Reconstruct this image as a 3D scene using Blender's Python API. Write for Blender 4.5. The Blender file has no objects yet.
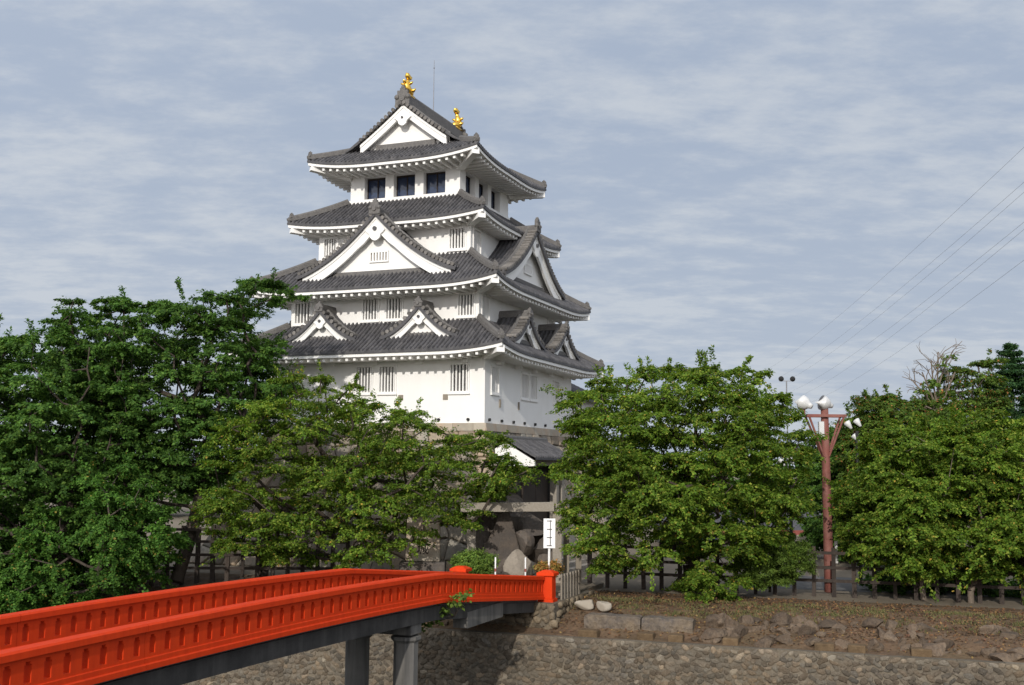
import bpy, math, random
import numpy as np
from mathutils import Vector, Matrix

C = bpy.context.scene.collection
scene = bpy.context.scene
R = math.radians

# ------------------------------------------------------------------ camera, sky, sun, exposure
EYE = 5.0                      # eye height above the castle grounds
FPX, PITCH, ROLL = 1095.0, R(6.345), R(0.49)
camd = bpy.data.cameras.new('camera'); cam = bpy.data.objects.new('camera', camd); C.objects.link(cam)
camd.sensor_width = 36.0; camd.lens = FPX / 1024 * 36.0
camd.clip_start = 0.1; camd.clip_end = 6000
cam.matrix_world = Matrix.Translation((0, 0, EYE)) @ Matrix.Rotation(math.pi / 2 + PITCH, 4, 'X') @ Matrix.Rotation(ROLL, 4, 'Z')
scene.camera = cam

SUN_EL, SUN_AZ = R(23), R(194)         # azimuth clockwise from +Y (the way the camera looks)
sdir = Vector((math.sin(SUN_AZ) * math.cos(SUN_EL), math.cos(SUN_AZ) * math.cos(SUN_EL), math.sin(SUN_EL)))
sun_d = bpy.data.lights.new('sun', 'SUN'); sun_d.energy = 2.9; sun_d.angle = R(0.6); sun_d.color = (1.0, 0.945, 0.865)
sun = bpy.data.objects.new('sun', sun_d); C.objects.link(sun)
sun.rotation_euler = sdir.to_track_quat('Z', 'Y').to_euler()

world = bpy.data.worlds.new('World'); scene.world = world; world.use_nodes = True
wt = world.node_tree; wn = wt.nodes; wl = wt.links
for n_ in list(wn): wn.remove(n_)
def wnode(t, **kw):
    n = wn.new(t)
    for k, v in kw.items(): setattr(n, k, v)
    return n
wout = wnode('ShaderNodeOutputWorld'); wbg = wnode('ShaderNodeBackground')
wl.new(wbg.outputs[0], wout.inputs[0])
sky = wnode('ShaderNodeTexSky', sky_type='NISHITA', sun_disc=False, sun_elevation=SUN_EL, sun_rotation=SUN_AZ,
            altitude=50.0, air_density=1.0, dust_density=2.0, ozone_density=1.5)
tc = wnode('ShaderNodeTexCoord'); sep = wnode('ShaderNodeSeparateXYZ'); wl.new(tc.outputs['Generated'], sep.inputs[0])
def wmath(op, a, b=None, clamp=False):
    n = wnode('ShaderNodeMath', operation=op, use_clamp=clamp)
    for i, x in enumerate((a, b)):
        if x is None: continue
        if isinstance(x, (int, float)): n.inputs[i].default_value = x
        else: wl.new(x, n.inputs[i])
    return n.outputs[0]
zc = wmath('ADD', wmath('MAXIMUM', sep.outputs[2], 0.0), 0.16)
px_ = wmath('DIVIDE', sep.outputs[0], zc); py_ = wmath('DIVIDE', sep.outputs[1], zc)
comb = wnode('ShaderNodeCombineXYZ'); wl.new(px_, comb.inputs[0]); wl.new(py_, comb.inputs[1])
def wnoise(scale, detail, rough, sx, sy, off):
    mp = wnode('ShaderNodeMapping'); mp.inputs['Scale'].default_value = (sx, sy, 1); mp.inputs['Location'].default_value = (off, off * .7, off)
    mp.inputs['Rotation'].default_value = (0, 0, R(-14))
    wl.new(comb.outputs[0], mp.inputs[0])
    n = wnode('ShaderNodeTexNoise'); n.inputs['Scale'].default_value = scale; n.inputs['Detail'].default_value = detail
    n.inputs['Roughness'].default_value = rough
    wl.new(mp.outputs[0], n.inputs['Vector']); return n.outputs[0]
c1 = wnoise(1.7, 3, 0.5, 1.0, 1.5, 3.1)
c2 = wnoise(7.5, 8, 0.62, 1.0, 1.5, 7.7)
cm = wmath('ADD', wmath('MULTIPLY', c1, 0.48), wmath('MULTIPLY', c2, 0.52))
mr = wnode('ShaderNodeMapRange', interpolation_type='SMOOTHSTEP'); wl.new(cm, mr.inputs[0])
mr.inputs[1].default_value = 0.41; mr.inputs[2].default_value = 0.68
low = wnode('ShaderNodeMapRange', interpolation_type='SMOOTHSTEP'); wl.new(sep.outputs[2], low.inputs[0])
low.inputs[1].default_value = 0.0; low.inputs[2].default_value = 0.34; low.inputs[3].default_value = 0.38; low.inputs[4].default_value = 0.0
lum = wnode('ShaderNodeMixRGB'); wl.new(wmath('ADD', mr.outputs[0], low.outputs[0], True), lum.inputs[0])
CL0, CL1 = (4.65, 5.5, 6.95, 1), (6.6, 7.15, 7.95, 1)         # thin grey-blue veil and its paler ripples
lum.inputs[1].default_value = CL0; lum.inputs[2].default_value = CL1
mixs = wnode('ShaderNodeMixRGB'); mixs.inputs[0].default_value = 0.95
wl.new(sky.outputs[0], mixs.inputs[1]); wl.new(lum.outputs[0], mixs.inputs[2])
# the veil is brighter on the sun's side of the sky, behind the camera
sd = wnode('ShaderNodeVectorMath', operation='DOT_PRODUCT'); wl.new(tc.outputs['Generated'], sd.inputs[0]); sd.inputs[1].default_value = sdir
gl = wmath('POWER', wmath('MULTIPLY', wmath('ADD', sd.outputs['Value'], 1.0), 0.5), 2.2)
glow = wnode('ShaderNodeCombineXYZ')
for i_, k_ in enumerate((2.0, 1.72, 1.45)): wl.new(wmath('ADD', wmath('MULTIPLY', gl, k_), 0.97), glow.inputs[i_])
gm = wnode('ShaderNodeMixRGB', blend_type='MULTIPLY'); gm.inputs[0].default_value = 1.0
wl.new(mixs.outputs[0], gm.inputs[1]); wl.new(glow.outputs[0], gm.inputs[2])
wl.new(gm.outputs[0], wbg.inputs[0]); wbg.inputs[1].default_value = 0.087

vs = scene.view_settings
vs.view_transform = 'Standard'; vs.look = 'None'; vs.exposure = 0.0; vs.gamma = 1.0; vs.use_curve_mapping = False
scene.cycles.max_bounces = 6; scene.cycles.transparent_max_bounces = 6

# ------------------------------------------------------------------ helpers
rng = np.random.default_rng(11); random.seed(5)
def ray(x, y):
    c, s = math.cos(ROLL), math.sin(ROLL); dx, dy = x - 512, y - 342.5
    px = c * dx + s * dy; u = -(-s * dx + c * dy)
    fw = FPX * math.cos(PITCH) - u * math.sin(PITCH); up = FPX * math.sin(PITCH) + u * math.cos(PITCH)
    return px / fw, up / fw
def at(x, y, Y):
    a, b = ray(x, y); return Vector((a * Y, Y, EYE + b * Y))
def on_z(x, y, z=0.0):
    a, b = ray(x, y); Y = (z - EYE) / b; return Vector((a * Y, Y, z))

def tag(o, label=None, cat=None, group=None, kind=None):
    if label: o['label'] = label
    if cat: o['category'] = cat
    if group: o['group'] = group
    if kind: o['kind'] = kind
    return o
def empty(name, loc=(0, 0, 0), rz=0.0):
    o = bpy.data.objects.new(name, None); C.objects.link(o)
    o.location = loc; o.rotation_euler = (0, 0, rz); o.empty_display_size = .3
    return o
def copy_tree(o, parent=None):
    c = o.copy(); C.objects.link(c)
    if parent is not None: c.parent = parent
    for ch in list(o.children): copy_tree(ch, c)
    return c

class MB:
    def __init__(s): s.v = []; s.f = []; s.t = []; s.tv = None
    def add(s, vs, fs, tint=None):
        b = len(s.v); s.v += [tuple(p) for p in vs]; s.f += [tuple(i + b for i in f) for f in fs]
        s.t += [1.0 if tint is None else tint] * len(vs); return b
    def box(s, c, size, rz=0.0, tint=None, taper=1.0, rx=0.0, ry=0.0):
        hx, hy, hz = (q / 2 for q in size)
        P = [(-hx, -hy, -hz), (hx, -hy, -hz), (hx, hy, -hz), (-hx, hy, -hz),
             (-hx * taper, -hy * taper, hz), (hx * taper, -hy * taper, hz), (hx * taper, hy * taper, hz), (-hx * taper, hy * taper, hz)]
        M = Matrix.Rotation(rz, 3, 'Z') @ Matrix.Rotation(rx, 3, 'X') @ Matrix.Rotation(ry, 3, 'Y')
        P = [M @ Vector(p) + Vector(c) for p in P]
        s.add(P, [(0, 3, 2, 1), (4, 5, 6, 7), (0, 1, 5, 4), (1, 2, 6, 5), (2, 3, 7, 6), (3, 0, 4, 7)], tint)
    def b2(s, x0, x1, y0, y1, z0, z1, tint=None):
        s.box(((x0 + x1) / 2, (y0 + y1) / 2, (z0 + z1) / 2), (abs(x1 - x0), abs(y1 - y0), abs(z1 - z0)), tint=tint)
    def sweep(s, path, sec, closed=True, caps=True, tint=None, up=Vector((0, 0, 1)), scale=None):
        """section points (w, h) carried along the path, w to the side, h up"""
        path = [Vector(p) for p in path]; n = len(path); k = len(sec); V = []
        for i, p in enumerate(path):
            d = (path[min(i + 1, n - 1)] - path[max(i - 1, 0)]).normalized()
            side = d.cross(up)
            side = side.normalized() if side.length > 1e-6 else Vector((1, 0, 0))
            nu = side.cross(d).normalized()
            q = 1.0 if scale is None else scale[i]
            V += [p + side * (w * q) + nu * (h * q) for w, h in sec]
        F = []
        for i in range(n - 1):
            for j in range(k if closed else k - 1):
                a = i * k + j; b = i * k + (j + 1) % k
                F.append((a, b, b + k, a + k))
        if caps and closed: F += [tuple(range(k - 1, -1, -1)), tuple(range((n - 1) * k, n * k))]
        s.add(V, F, tint)
    def tube(s, path, r, n=6, tint=None, caps=True):
        rr = r if isinstance(r, (list, tuple)) else [r] * len(path)
        sec = [(math.cos(2 * math.pi * j / n), math.sin(2 * math.pi * j / n)) for j in range(n)]
        d = Vector(path[-1]) - Vector(path[0])
        up = Vector((0, 0, 1)) if abs(d.normalized().z) < .9 else Vector((0, 1, 0))
        s.sweep(path, sec, True, caps, tint, up, rr)
    def ball(s, c, r, seg=8, rings=5, sz=1.0, tint=None):
        V = [(c[0], c[1], c[2] - r * sz)]; F = []
        for i in range(1, rings):
            a = -math.pi / 2 + math.pi * i / rings
            for j in range(seg):
                t = 2 * math.pi * j / seg; V.append((c[0] + r * math.cos(a) * math.cos(t), c[1] + r * math.cos(a) * math.sin(t), c[2] + r * sz * math.sin(a)))
        V.append((c[0], c[1], c[2] + r * sz))
        for j in range(seg):
            F.append((0, 1 + (j + 1) % seg, 1 + j))
            for i in range(rings - 2):
                a = 1 + i * seg; F.append((a + j, a + (j + 1) % seg, a + seg + (j + 1) % seg, a + seg + j))
            F.append((len(V) - 1, 1 + (rings - 2) * seg + j, 1 + (rings - 2) * seg + (j + 1) % seg))
        s.add(V, F, tint)
    def build(s, name, m, parent=None, smooth=False, bevel=0.0):
        me = bpy.data.meshes.new(name); me.from_pydata(s.v, [], s.f)
        if s.t and any(not (isinstance(t, float) and t == 1.0) for t in s.t):
            at_ = me.attributes.new('tint', 'FLOAT_COLOR', 'POINT')
            col = np.ones((len(s.v), 4), np.float32)
            for i, t in enumerate(s.t): col[i, :3] = t
            at_.data.foreach_set('color', col.ravel())
        else:
            at_ = me.attributes.new('tint', 'FLOAT_COLOR', 'POINT'); at_.data.foreach_set('color', np.ones(len(s.v) * 4, np.float32))
        me.materials.append(m); me.update()
        if smooth:
            for p in me.polygons: p.use_smooth = True
        o = bpy.data.objects.new(name, me); C.objects.link(o)
        if parent is not None: o.parent = parent
        if bevel:
            b = o.modifiers.new('bevel', 'BEVEL'); b.width = bevel; b.segments = 2; b.limit_method = 'ANGLE'
        return o

# ------------------------------------------------------------------ materials
def mat(name, col, rough=0.8, noise=(), bump=None, spec=0.3, metal=0.0, streak=0.0, transl=0.0, coat=0.0, tint=True):
    """noise: list of (scale, amount, colour) blends in object space, tint attribute multiplies"""
    m = bpy.data.materials.new(name); m.use_nodes = True
    nt = m.node_tree; N = nt.nodes; L = nt.links; bs = N['Principled BSDF']
    bs.inputs['Roughness'].default_value = rough; bs.inputs['Metallic'].default_value = metal
    bs.inputs['Specular IOR Level'].default_value = spec
    tcn = N.new('ShaderNodeTexCoord')
    rgb = N.new('ShaderNodeRGB'); rgb.outputs[0].default_value = (*col, 1); cur = rgb.outputs[0]
    for sc, amt, c, *ex in noise:
        nz = N.new('ShaderNodeTexNoise'); nz.inputs['Scale'].default_value = sc; nz.inputs['Detail'].default_value = 5; nz.inputs['Roughness'].default_value = .6
        vec = tcn.outputs['Object']
        if ex:
            mp = N.new('ShaderNodeMapping'); mp.inputs['Scale'].default_value = ex[0]; L.new(vec, mp.inputs[0]); vec = mp.outputs[0]
        L.new(vec, nz.inputs['Vector'])
        rp = N.new('ShaderNodeMapRange'); rp.inputs[1].default_value = .42; rp.inputs[2].default_value = .68; rp.inputs[4].default_value = amt
        L.new(nz.outputs[0], rp.inputs[0])
        mx = N.new('ShaderNodeMixRGB'); L.new(rp.outputs[0], mx.inputs[0]); L.new(cur, mx.inputs[1]); mx.inputs[2].default_value = (*c, 1); cur = mx.outputs[0]
    if tint:
        an = N.new('ShaderNodeAttribute'); an.attribute_name = 'tint'
        mu = N.new('ShaderNodeMixRGB'); mu.blend_type = 'MULTIPLY'; mu.inputs[0].default_value = 1
        L.new(cur, mu.inputs[1]); L.new(an.outputs['Color'], mu.inputs[2]); cur = mu.outputs[0]
    L.new(cur, bs.inputs['Base Color'])
    if bump:
        nz = N.new('ShaderNodeTexNoise'); nz.inputs['Scale'].default_value = bump[0]; nz.inputs['Detail'].default_value = 6
        L.new(tcn.outputs['Object'], nz.inputs['Vector'])
        bp = N.new('ShaderNodeBump'); bp.inputs['Strength'].default_value = bump[1]; bp.inputs['Distance'].default_value = bump[2] if len(bump) > 2 else .03
        L.new(nz.outputs[0], bp.inputs['Height']); L.new(bp.outputs[0], bs.inputs['Normal'])
    if transl:
        out = N['Material Output']; tr = N.new('ShaderNodeBsdfTranslucent'); ms = N.new('ShaderNodeMixShader'); ms.inputs[0].default_value = transl
        hs = N.new('ShaderNodeHueSaturation'); hs.inputs['Saturation'].default_value = 1.1; hs.inputs['Value'].default_value = 1.6
        L.new(cur, hs.inputs['Color']); L.new(hs.outputs[0], tr.inputs['Color'])
        L.new(bs.outputs[0], ms.inputs[1]); L.new(tr.outputs[0], ms.inputs[2]); L.new(ms.outputs[0], out.inputs[0])
    return m
M = {}
M['plaster'] = mat('white_plaster', (.83, .82, .795), .85, [(.5, .22, (.68, .66, .62)), (2.2, .16, (.66, .645, .60), (1, 1, .25))], (25, .12, .02))
M['tile'] = mat('roof_tile', (.072, .070, .074), .6, [(2.2, .6, (.122, .115, .112)), (9, .5, (.036, .035, .038))], (40, .2, .01), spec=.35)
M['tile_ridge'] = mat('ridge_tile', (.120, .113, .107), .65, [(3, .6, (.075, .071, .070)), (12, .5, (.225, .212, .195))], (30, .3, .015), spec=.3)
M['glass'] = mat('dark_window_glass', (.016, .030, .072), .08, [(1.5, .6, (.035, .055, .11)), (4, .3, (.01, .014, .025))], spec=.6)  # blue of the reflected sky is put into the base colour
M['dark'] = mat('dark_interior', (.03, .025, .022), .8)
M['darkwood'] = mat('dark_wood', (.035, .026, .021), .75, [(6, .5, (.06, .045, .035), (1, 1, .2))], (20, .3, .01))
M['gold'] = mat('gold_leaf', (.85, .53, .10), .28, metal=1.0)
M['steel'] = mat('grey_steel', (.25, .25, .26), .45, metal=.6)
M['basestone'] = mat('castle_stone', (.30, .265, .21), .88, [(1.2, .5, (.20, .18, .155)), (.7, .35, (.36, .24, .16)), (7, .4, (.15, .14, .125))], (9, .5, .04))
M['ashlar'] = mat('tan_coping_stone', (.40, .355, .285), .85, [(1.4, .45, (.40, .23, .13)), (5, .4, (.27, .25, .21))], (12, .3, .02))
M['red'] = mat('vermilion_paint', (.62, .046, .007), .6, [(1.2, .3, (.55, .034, .007)), (9, .2, (.70, .065, .015)), (7, .35, (.42, .026, .007), (1, 1, .12))], (30, .08, .01), spec=.12)
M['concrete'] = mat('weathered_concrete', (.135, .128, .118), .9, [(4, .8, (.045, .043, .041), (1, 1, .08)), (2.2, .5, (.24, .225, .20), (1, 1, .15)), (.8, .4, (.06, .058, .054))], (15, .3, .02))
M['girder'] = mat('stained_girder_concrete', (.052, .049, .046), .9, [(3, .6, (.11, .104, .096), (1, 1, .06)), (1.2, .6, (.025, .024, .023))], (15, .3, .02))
M['cobble'] = mat('river_cobble', (.115, .094, .070), .9, [(5, .6, (.060, .052, .044)), (.5, .7, (.175, .132, .082)), (14, .45, (.22, .19, .145)), (.3, .45, (.06, .053, .045))], (18, .9, .05))
M['mortar'] = mat('wall_mortar', (.145, .120, .088), .95, [(.6, .7, (.07, .060, .047)), (6, .5, (.22, .19, .145))], (10, .7, .05))
M['rock'] = mat('brown_rock', (.105, .076, .054), .92, [(2.2, .7, (.19, .145, .10)), (6, .7, (.040, .032, .028)), (16, .4, (.16, .13, .10))], (7, 1.0, .09))
M['greyrock'] = mat('grey_boulder', (.115, .10, .09), .9, [(1.3, .6, (.065, .058, .055)), (2.5, .5, (.19, .15, .115)), (9, .4, (.07, .064, .06))], (5, .8, .08))
M['midrock'] = mat('mid_grey_boulder', (.20, .178, .15), .9, [(1.5, .6, (.12, .105, .09)), (7, .5, (.27, .24, .20))], (7, .8, .06))
M['paleboulder'] = mat('pale_boulder', (.36, .33, .28), .85, [(4, .6, (.36, .32, .26))], (8, .5, .03))
M['soil'] = mat('bank_soil', (.125, .080, .048), .95, [(1.1, .6, (.18, .115, .066)), (5, .6, (.066, .044, .029)), (.45, .35, (.095, .083, .04))], (7, .9, .08))
M['ground'] = mat('packed_earth', (.20, .165, .122), .95, [(.3, .5, (.13, .105, .075)), (4, .4, (.26, .22, .165))], (12, .5, .03))
M['granite'] = mat('pale_granite', (.27, .238, .195), .85, [(3, .5, (.27, .24, .20)), (20, .35, (.44, .41, .36))], (20, .3, .01))
M['greywood'] = mat('weathered_grey_wood', (.26, .225, .18), .85, [(5, .5, (.17, .145, .115), (1, 1, .15))], (20, .3, .01))
M['fencewood'] = mat('dark_fence_wood', (.040, .031, .026), .85, [(5, .5, (.075, .058, .046), (1, 1, .2))], (18, .3, .01))
M['whitepaint'] = mat('white_paint', (.80, .80, .78), .5)
M['black'] = mat('black_paint', (.02, .02, .02), .6)
M['rust'] = mat('rust_red_paint', (.22, .078, .062), .65, [(5, .7, (.11, .045, .035), (1, 1, .3)), (2, .5, (.30, .16, .135))], (20, .2, .01))
M['lampwhite'] = mat('lamp_housing', (.60, .60, .59), .35, [(5, .4, (.42, .41, .39))], spec=.5)
M['bark'] = mat('tree_bark', (.060, .046, .036), .9, [(5, .5, (.10, .082, .066), (1, 1, .25))], (16, .8, .04))
M['palebark'] = mat('pale_bark', (.17, .135, .105), .9, [(5, .5, (.10, .08, .062), (1, 1, .25))], (16, .8, .04))
M['leaf'] = mat('leaf', (1, 1, 1), .6, spec=.14, transl=.32)
M['litter'] = mat('leaf_litter', (1, 1, 1), .8)
M['cream'] = mat('cream_render', (.48, .43, .34), .85, [(2, .3, (.38, .34, .27))])
M['redroof'] = mat('red_metal_roof', (.26, .075, .06), .6, [(5, .4, (.18, .05, .045))])
M['wire'] = mat('power_cable', (.22, .22, .23), .5)
M['water'] = mat('river_water', (.035, .045, .04), .06, [(2, .4, (.05, .06, .05))], (3, .15, .03), spec=.5)
M['asphalt'] = mat('bridge_deck', (.13, .125, .12), .9, [(6, .5, (.09, .088, .085))], (30, .4, .01))

# ------------------------------------------------------------------ axes of the place
TH = R(21.85)                                     # castle and bridge share one heading
def loc_to_world(root, x, y):
    c, s = math.cos(-TH), math.sin(-TH); return (root[0] + c * x - s * y, root[1] + s * x + c * y)
E1 = Vector((.950, -.312)); E2 = Vector((.312, .950))       # along the river wall, and away from the river
def bank(t, s): p = E1 * t + E2 * s; return (p.x, p.y)
BANK = [(36.94, -.90), (37.55, -.84), (38.1, -.60), (38.7, -.42), (39.6, -.22), (40.6, -.05), (41.2, 0.0), (43.55, 0.01)]
def bank_z(s):
    if s >= 43.55: return 0.0
    for (s0, z0), (s1, z1) in zip(BANK, BANK[1:]):
        if s0 <= s <= s1: return z0 + (z1 - z0) * (s - s0) / (s1 - s0)
    return -.9

# ------------------------------------------------------------------ ground, water, bank
def build_ground():
    g = MB()
    n = 60
    ts = list(np.linspace(-70, 90, 81))
    ts = [-3000, -400] + ts + [400, 3000]
    ss = [43.5, 46, 52, 60, 80, 140, 400, 3000]
    V = [(*bank(t, s), 0.0) for s in ss for t in ts]; k = len(ts)
    F = [(i * k + j, i * k + j + 1, (i + 1) * k + j + 1, (i + 1) * k + j) for i in range(len(ss) - 1) for j in range(k - 1)]
    g.add(V, F); o = g.build('ground', M['ground']); tag(o, kind='structure')
    b = MB()
    ts = list(np.arange(-60, 80, .35)); sv = []
    for (s0, z0), (s1, z1) in zip(BANK, BANK[1:]):
        for q in np.linspace(0, 1, max(2, int((s1 - s0) / .16)) + 1)[:-1]: sv.append((s0 + (s1 - s0) * q, z0 + (z1 - z0) * q))
    sv.append(BANK[-1]); k = len(ts)
    nz = rng.normal(0, 1, (len(sv), k)); nz = (nz + np.roll(nz, 1, 0) + np.roll(nz, 1, 1) + np.roll(nz, -1, 1)) / 4
    V = []
    for i, (s, z) in enumerate(sv):
        for j, t in enumerate(ts):
            a = 0 if i == 0 or i == len(sv) - 1 else 1
            V.append((*bank(t, s), z + a * .055 * nz[i, j]))
    F = [(i * k + j, i * k + j + 1, (i + 1) * k + j + 1, (i + 1) * k + j) for i in range(len(sv) - 1) for j in range(k - 1)]
    b.add(V, F); tag(b.build('river_bank', M['soil'], smooth=True), kind='structure')
    w = MB(); w.add([(-3000, -3000, -4.6), (3000, -3000, -4.6), (3000, 45, -4.6), (-3000, 45, -4.6)], [(0, 1, 2, 3)])
    tag(w.build('river_water', M['water']), kind='structure')
    nb = MB()      # the near embankment the bridge springs from and the camera stands on
    prof = [(11.5, -4.7), (8.0, 0.9), (5.0, 1.1), (2.5, 3.3), (-4, 3.35), (-9, 0), (-60, 0)]
    for (s0, z0), (s1, z1) in zip(prof, prof[1:]):
        nb.add([(*bank(-300, s0), z0), (*bank(300, s0), z0), (*bank(300, s1), z1), (*bank(-300, s1), z1)], [(0, 1, 2, 3)])
    tag(nb.build('embankment', M['soil']), kind='structure')
build_ground()

def cobbles(mb, t0, t1, s0, z0, z1, batter, size, frame=None, hb=.07, top_row=True, seed=1, pal=None):
    """rounded stones set tight in a wall face; face leans back by batter per metre of height"""
    r = np.random.default_rng(seed)
    dz = size * .68; rows = int((z1 - z0) / dz); 
    for i in range(rows):
        zc = z1 - (i + .5) * dz; t = t0 + r.uniform(0, size)
        while t < t1:
            w = size * r.uniform(.6, 1.6); h = dz * r.uniform(.7, 1.25); zz = zc + r.uniform(-.28, .28) * dz
            rot = r.uniform(-.8, .8); n = 8; hh = hb * r.uniform(.5, 1.3)
            tt = pal(r, i) if pal else (r.uniform(.65, 1.35),) * 3
            V = []; ph = r.uniform(.66, 1.12, n)
            for lvl, sc in ((0, 1.0), (hh * .75, .86), (hh, .45)):
                for q in range(n):
                    a = 2 * math.pi * q / n
                    ca, sa = math.cos(a), math.sin(a)
                    e = 1 / max(abs(ca), abs(sa)) * .35 + .65
                    x = ca * w * .52 * e * ph[q] * sc; y = sa * h * .54 * e * ph[q] * sc
                    X = x * math.cos(rot) - y * math.sin(rot); Y = x * math.sin(rot) + y * math.cos(rot)
                    z_ = min(zz + Y, z1 + .03)
                    V.append(frame(t + w / 2 + X, z_, lvl))
            F = [(l * n + q, l * n + (q + 1) % n, (l + 1) * n + (q + 1) % n, (l + 1) * n + q) for l in range(2) for q in range(n)] + [tuple(range(2 * n, 3 * n))]
            mb.add(V, F, tt); t += w * .85
def wall_frame(s_top, z_top, batter):
    def fr(t, z, out):
        s = s_top - batter * (z_top - z) - out
        return (*bank(t, s), z)
    return fr
def river_wall():
    root = empty('river_wall', (*bank(0, 36.5), -4.6)); tag(root, 'cobblestone river retaining wall running along the foot of the bank under the red bridge', 'retaining wall')
    def P(v): return tuple(a - b for a, b in zip(v, root.location))
    fr = wall_frame(36.94, -.9, .10)
    m_ = MB()
    ts = list(np.arange(-40, 62, 1.0)); zs = list(np.linspace(-4.8, -.9, 14))
    V = [P(fr(t, z, 0)) for z in zs for t in ts]; k = len(ts)
    F = [(i * k + j, i * k + j + 1, (i + 1) * k + j + 1, (i + 1) * k + j) for i in range(len(zs) - 1) for j in range(k - 1)]
    m_.add(V, F); m_.build('mortar_bed', M['mortar'], root)
    def pal(r, i):
        q = r.random()
        if i == 0: b = r.uniform(.8, 1.9)
        else: b = r.uniform(.6, 1.2) if q < .92 else r.uniform(1.2, 1.9)
        w = r.uniform(-.06, .08); return (b * (1 + w), b, b * (1 - w))
    st = MB(); cobbles(st, -27, 24, 0, -3.6, -.88, .1, .245, lambda t, z, o: P(fr(t, z, o)), .042, seed=4, pal=pal)
    st.build('stone_facing', M['cobble'], root, smooth=True)
    cp = MB()
    for t in np.arange(-22, 24, 1.35):
        cp.box(P((*bank(t + .67, 37.08), -.885)), (1.335, .30, .07), rz=math.atan2(E1.y, E1.x), tint=(random.uniform(.75, 1.1),) * 3)
    cp.build('coping', M['mortar'], root)
river_wall()

# ------------------------------------------------------------------ castle
CX, CY = -4.55, 60.0
castle = empty('castle_tower', (CX, CY, 0), -TH)
tag(castle, 'white plastered Japanese castle keep with grey tiled roofs and golden roof fish on stone base', 'castle')
def rot4(k):
    c, s = ((1, 0), (0, 1), (-1, 0), (0, -1))[k]
    return lambda x, y, z: (c * x - s * y, s * x + c * y, z)

RIBP = [(0.0, -.010), (.21, 0.0), (.25, .052), (.37, .090), (.5, .102), (.63, .090), (.75, .052), (.79, 0.0)]
def rib_columns(s0, s1, pitch=.235):
    n = max(1, round((s1 - s0) / pitch)); w = (s1 - s0) / n
    return [(s0 + (i + p) * w, h) for i in range(n) for p, h in RIBP] + [(s1, -.012)]
def tile_sheet(mb, cols, dmax, zfun, mp, D, course=.30, drop=.10):
    """cols: (s, rib height); dmax(s) run length; zfun(s, d); mp(s, d, z)"""
    nC = max(1, round(D / course)); rows = []
    for c in range(nC):
        rows.append((c * D / nC, .020)); rows.append(((c + 1) * D / nC - 1e-4, 0.0))
    V = []; k = len(cols); T = []
    jit = {}
    for s, h in cols: V.append(mp(s, 0.0, zfun(s, 0.0) - drop)); T.append(.9)
    for ri, (d, up) in enumerate(rows):
        for ci, (s, h) in enumerate(cols):
            dm = dmax(s); q = min(d, dm)
            key = (ri // 2, (ci + 4) // 8)
            if key not in jit: jit[key] = random.uniform(.72, 1.3)
            V.append(mp(s, q, zfun(s, q) + h + (up if q < dm else 0))); T.append(jit[key])
    nr = len(rows) + 1
    F = [(i * k + j, i * k + j + 1, (i + 1) * k + j + 1, (i + 1) * k + j) for i in range(nr - 1) for j in range(k - 1)]
    b = len(mb.v); mb.v += V; mb.f += [tuple(q + b for q in f) for f in F]; mb.t += [(t, t, t) for t in T]

RSEC = [(-.15, -.02), (.15, -.02), (.15, .12), (.11, .13), (.11, .19), (.08, .25), (0, .275), (-.08, .25), (-.11, .19), (-.11, .13), (-.15, .12)]
def oni(mb, p, d, w=.42, h=.55):
    """ridge-end tile: plate, shoulders and ball; d = outward direction in plan"""
    ang = math.atan2(d[1], d[0]) + math.pi / 2
    p = Vector(p); dv = Vector((d[0], d[1], 0)).normalized()
    def bx(off, sz, zc): mb.box(p + dv * off + Vector((0, 0, zc)), sz, rz=ang)
    bx(.02, (w, .16, h), h * .5); bx(.06, (w * 1.35, .10, h * .35), h * .22)
    sd = Vector((-dv.y, dv.x, 0))
    for sg in (-1, 1): mb.ball(p + dv * .06 + sd * (sg * w * .52) + Vector((0, 0, h * .55)), w * .26, 7, 5)
    mb.tube([p + dv * .1 + Vector((0, 0, h * .45)), p + dv * .17 + Vector((0, 0, h * .45))], w * .26, 8)
    mb.box(p + dv * .0 + Vector((0, 0, h * 1.06)), (w * .5, .18, h * .22), rz=ang)
    mb.ball(p + Vector((0, 0, h * 1.22)), w * .20, 7, 5)

def skirt_eave_z(ze, lift, e, d, D, Do):
    q = max(0.0, 1 - max(0.0, e / Do - d / D) * D / 4.2)
    return lift * q ** 2.6 * max(0.0, 1 - d / D)

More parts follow.
